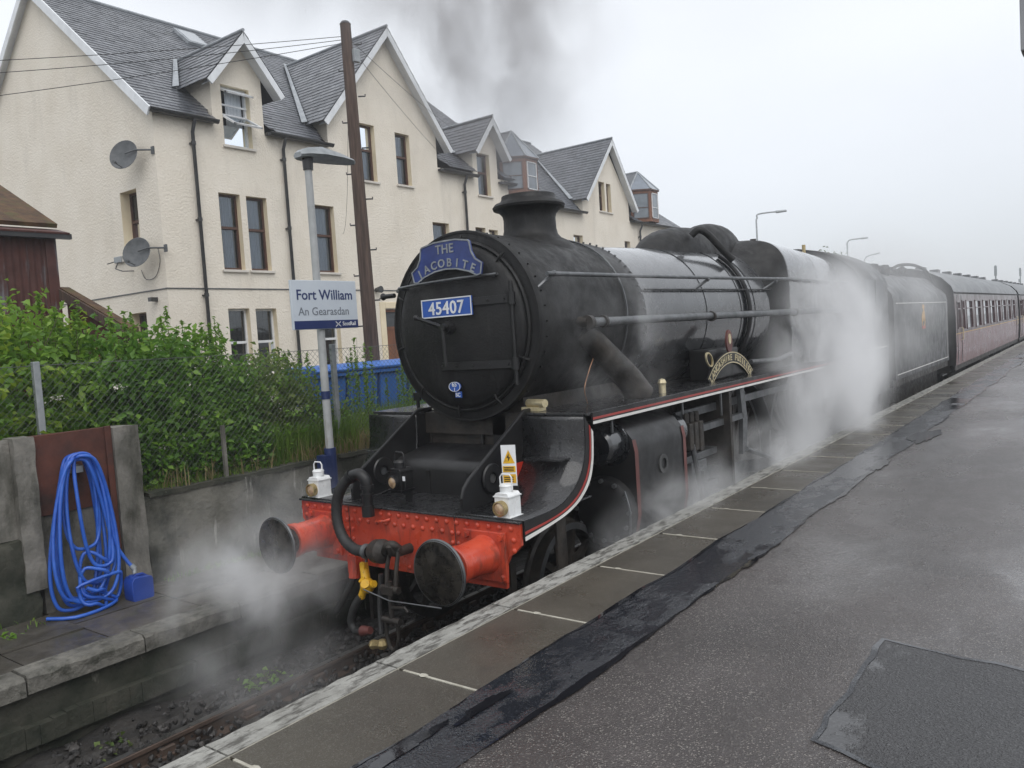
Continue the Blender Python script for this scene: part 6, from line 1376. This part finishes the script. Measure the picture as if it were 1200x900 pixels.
def gp(n, x0, x1, y0, y1, z): return np.stack([rg.uniform(x0, x1, n), rg.uniform(y0, y1, n), np.full(n, z)], 1)
grass('long_grass', np.concatenate([gp(9000, -3.9, -2.86, 1.9, 9, 1.25), gp(1500, -3.0, -2.84, 1.0, 2.2, 1.28), gp(5000, -4.4, -3.0, 2.2, 7, 1.3)]), .42, grassm, kind='stuff', label='long green grass on the bank between fence and bins', cat='grass')
grass('dry_grass', np.concatenate([gp(2200, -3.0, -2.74, 1.2, 7, 1.28), gp(120, -2.95, -2.74, -.4, 1.2, 1.29)]), .26, drym, lean=1.1, kind='stuff', label='dry straw coloured grass hanging over the top of the wall', cat='grass')
grass('short_grass', gp(1500, -3.0, -2.78, -.6, 1.6, 1.29), .10, grassm, lean=.8, kind='stuff', label='short grass along the top of the low wall under the hedge', cat='grass')
grass('moss_tufts', np.concatenate([gp(700, -2.70, -2.55, -.5, 4, .49), gp(200, -3.5, -2.4, -2.6, -1.6, .49)]), .06, grassm, lean=1, kind='stuff', label='small grass tufts along the foot of the retaining wall', cat='grass')
fl_c = [(-3.05, -.55, 2.35), (-3.05, .05, 1.78), (-3.1, .28, 1.95), (-3.05, -.45, 1.62), (-3.05, .0, 1.55), (-3.0, -.2, 1.72), (-3.05, 1.5, 1.9), (-3.1, 1.9, 1.75), (-3.1, -1.1, 2.3), (-3.05, .2, 1.45), (-3.1, 1.2, 2.05), (-3.05, .9, 1.6)]
t = thing('elder_flowers', 'scattered creamy white flower heads dotted over the hedge', 'flowers', (-3.1, .3, 1.3)); leaf_mesh('flower_heads', np.concatenate([np.array(c)+rg.normal(size=(26, 3))*np.array([.02, .035, .018]) for c in fl_c]), .022, flower, parent=t, aspect=.9, kind='stuff')
def small_plant(label, c, n, r, size, m):
    t = thing('small_weed', label, 'weed', c); P = np.array(c)+rg.normal(size=(n, 3))*np.array([r, r, r*.3])+np.array([0, 0, r*.5]); P[:, 2] = np.maximum(P[:, 2], c[2]+.01)
    leaf_mesh('leaves', P, size, m, parent=t, aspect=.7, up=1.2); s = MB()
    for p in P[::4]: s.tube([c, tuple(p)], [.004, .002], 4)
    s.build('stems', stemm, t, smooth=0, fix=False)
small_plant('leafy green weed on the flagstones at the far left below the slab wall', (-2.95, -1.66, .49), 60, .10, .075, leafB)
small_plant('small green weed on the mossy platform edge at lower left', (-2.40, -1.95, .49), 16, .05, .055, leafB)
small_plant('leafy weed growing in the ballast beside the left rail', (-1.05, -.62, -.12), 90, .09, .05, leafB)
small_plant('little weed in the ballast near the bottom of the photo', (-1.15, -1.75, -.12), 22, .06, .05, leafC)

# ================================================================== FAR THINGS
def tree(label, c, h, r, n, size, name='broadleaf_tree'):
    t = thing(name, label, 'tree', c); x, y, z = c; blobs = [(x+rg.normal()*r*.4, y+rg.normal()*r*.4, z+h*(.55+.35*rg.random()), r*.55, r*.55, h*.18) for _ in range(7)]
    leaf_mesh('crown', blob_points(blobs, n, spread=.3), size, fartree, parent=t); s = MB().tube([(x, y, z), (x, y, z+h*.5), (x+.2, y, z+h*.8)], [.28, .2, .06], 8)
    for b in blobs: s.tube([(x, y, z+h*.45), b[:3]], [.12, .04], 5)
    s.build('trunk', timber, t, fix=False)
tree('hazy round tree seen just over the rear of the boiler, left one', (-17.2, 60, 1), 7.3, 2.4, 3500, .35); tree('hazy lower tree seen over the cab, right one', (-14.2, 62, 1), 6.9, 2.2, 3000, .35); tree('hazy dark tree behind and between the two others', (-17.5, 70, 1), 8.0, 2.6, 3000, .38)
def street_lamp(label, x, y, zt, top, tip, r=.06):
    t = thing('street_lamp', label, 'street lamp', (x, y, 0), 'tall curved lamp posts beyond the train')
    MB().tube([(x, y, 0), (x, y, zt)]+smoothpath([(x, y, zt), (x+.05, y+.05, zt+.15), top, tip])[1:], [.09]+[r]*(1+len(smoothpath([0, 0, 0, 0] and [(x, y, zt), (x+.05, y+.05, zt+.15), top, tip])[1:])), 8).build('mast', galv, t)
    a, b = Vector(top), Vector(tip); MB().tube([b-(b-a)*.35, b+(b-a)*.05], [.11, .08], 8).build('lamp_head', galv, t)
street_lamp('nearest tall curved lamp post over the firebox', -16.70, 55.5, 10.1, (-16.5, 55.66, 10.55), (-14.955, 56.844, 10.658))
street_lamp('middle lamp post over the cab roof', -17.83, 86.0, 10.1, (-17.5, 86.25, 10.5), (-16.128, 87.308, 10.607), .07)
street_lamp('farthest lamp post of the row, only its arm clear of the steam', -22.5, 113.8, 9.9, (-22.1, 114.1, 10.45), (-20.9, 115.07, 10.765), .08)
def signal(label, x, y, z0, z1):
    t = thing('signal_mast', label, 'signal mast', (x, y, z0)); MB().cyl((x, y, z0), (x, y, z1), .07, .06, 8).build('mast', galv, t)
    MB().box(x-.10, x+.10, y-.1, y+.1, z1-.9, z1-.05).box(x-.18, x+.02, y-.1, y+.1, z1-1.6, z1-1.25).build('signal_head', galv, t, smooth=0)
signal('thin grey mast above the coach roofs, left of two', -3.53, 77.6, 0, 6.06); signal('thin grey mast above the coach roofs at the right edge', -3.6, 102.7, 0, 6.6)
cb = thing('hanging_panel', 'grey panel end with dark underside hanging into the top right corner', 'hanging panel', (4.3, 1.9, 3.0))
MB().box(4.052, 4.8, 1.72, 1.86, 4.17, 5.6).build('panel_case', greybox, cb, smooth=0, bevel=.006); MB().prism([(4.055, 4.168), (4.8, 4.168), (4.8, 3.7), (4.35, 3.85), (4.12, 4.06)], lambda u, v, t: (u, t, v), 1.73, 1.85).build('panel_underside', grimy, cb, smooth=0)
MB().cyl((4.95, 1.79, PZ), (4.95, 1.79, 5.6), .07, n=16).build('support_post', greybox, cb)

# ================================================================== STEAM, SMOKE AND HAZE
def vapour(name, label, c, r, dens, scale=1.6, lo_=.42, hi=.62, color=(.93, .94, .96), aniso=.0, stretch=(1, 1, .7), seed=0, rot=(0, 0, 0), cat='steam', edge=.75):
    m = bpy.data.materials.new(name+'_vapour'); m.use_nodes = True; n = m.node_tree; N = n.nodes; l = n.links.new; N.remove(N['Principled BSDF'])
    pv = N.new('ShaderNodeVolumePrincipled'); pv.inputs['Color'].default_value = (*color, 1); pv.inputs['Anisotropy'].default_value = aniso
    tc_ = N.new('ShaderNodeTexCoord'); ln = N.new('ShaderNodeVectorMath'); ln.operation = 'LENGTH'; l(tc_.outputs['Object'], ln.inputs[0])
    f = N.new('ShaderNodeMapRange'); f.interpolation_type = 'SMOOTHSTEP'; f.inputs[1].default_value = 1.0; f.inputs[2].default_value = 1-edge; f.inputs[3].default_value = 0; f.inputs[4].default_value = 1; l(ln.outputs['Value'], f.inputs[0])
    g = N.new('ShaderNodeNewGeometry'); mp_ = N.new('ShaderNodeMapping'); mp_.inputs['Scale'].default_value = stretch; mp_.inputs['Location'].default_value = (seed*3.1, seed*1.7, seed); l(g.outputs['Position'], mp_.inputs[0])
    z = N.new('ShaderNodeTexNoise'); z.inputs['Scale'].default_value = scale; z.inputs['Detail'].default_value = 5; z.inputs['Roughness'].default_value = .58; z.inputs['Distortion'].default_value = .6; l(mp_.outputs[0], z.inputs['Vector'])
    q = N.new('ShaderNodeMapRange'); q.inputs[1].default_value = lo_; q.inputs[2].default_value = hi; q.inputs[3].default_value = 0; q.inputs[4].default_value = dens; l(z.outputs[0], q.inputs[0])
    mu = N.new('ShaderNodeMath'); mu.operation = 'MULTIPLY'; l(f.outputs[0], mu.inputs[0]); l(q.outputs[0], mu.inputs[1]); l(mu.outputs[0], pv.inputs['Density'])
    l(pv.outputs[0], N['Material Output'].inputs['Volume'])
    me = MB().ball((0, 0, 0), 1.0, 24).mesh(name, m, smooth=0); o = bpy.data.objects.new(name, me); COL.objects.link(o); o.location = c; o.scale = r; o.rotation_euler = rot
    return tag(o, label, cat, kind='stuff')
ST = (.985, .988, .995)
vapour('steam_plume', 'dense white steam column rising beside the cab over the platform edge', (1.35, 7.4, 1.75), (.74, 2.9, 2.0), 6.2, 1.35, .45, .66, ST, seed=1, edge=.95, stretch=(1, 1, .55))
vapour('steam_plume', 'paler steam drifting over the cab roof and tender', (1.2, 10.8, 2.7), (1.5, 5.2, 1.6), .42, .9, .40, .62, ST, seed=2)
vapour('steam_plume', 'low steam rolling along the wheels and platform edge', (1.25, 4.6, .85), (.65, 2.2, .70), 3.2, 1.7, .44, .64, ST, seed=3)
vapour('steam_plume', 'thin steam hanging below the cylinder', (1.38, 2.1, .80), (.42, 1.7, .62), 3.4, 2.4, .43, .66, ST, seed=4)
vapour('steam_plume', 'white steam leaking round the far left buffer', (-1.05, -.55, .78), (.80, 1.1, .60), 3.0, 2.0, .42, .64, ST, seed=5, edge=.9)
vapour('steam_plume', 'thin steam spread low in front of the buffer beam', (-.9, -.8, .15), (.9, 1.0, .45), .7, 1.6, .42, .66, ST, seed=6)
vapour('steam_plume', 'faint steam drifting across the hose panel and low wall', (-2.0, .3, .95), (.6, 1.8, .6), .45, 1.4, .42, .66, ST, seed=7)
vapour('steam_plume', 'wisps of steam curling up the side of the smokebox', (1.15, 1.6, 2.6), (.42, 1.1, 1.1), .8, 2.3, .48, .66, ST, seed=8)
vapour('smoke_plume', 'brown grey chimney smoke drifting up against the sky above the chimney', (-.45, 2.1, 5.85), (1.65, 1.8, 2.0), 1.5, 1.7, .42, .64, (.40, .38, .38), seed=9, cat='smoke', edge=.95)
vapour('smoke_plume', 'thin grey smoke spreading left above the gables', (-1.9, .6, 6.7), (2.2, 2.6, 1.2), .45, .7, .36, .62, (.42, .42, .44), seed=10, cat='smoke')
vapour('smoke_plume', 'thin smoke wisp between chimney and slate roofs', (-.2, 2.4, 4.6), (.75, .9, 1.0), .75, 1.5, .40, .64, (.5, .5, .52), seed=11, cat='smoke')
hz = bpy.data.materials.new('haze_air'); hz.use_nodes = True; hn = hz.node_tree; hn.nodes.remove(hn.nodes['Principled BSDF'])
hv_ = hn.nodes.new('ShaderNodeVolumePrincipled'); hv_.inputs['Color'].default_value = (.90, .93, .97, 1); hv_.inputs['Density'].default_value = .0020; hv_.inputs['Anisotropy'].default_value = .2
hn.links.new(hv_.outputs[0], hn.nodes['Material Output'].inputs['Volume'])
tag(MB().box(-70, 60, -40, 220, -1.3, 14).build('haze', hz, smooth=0), 'even pale wet haze in the air over the whole station', 'haze', kind='stuff')
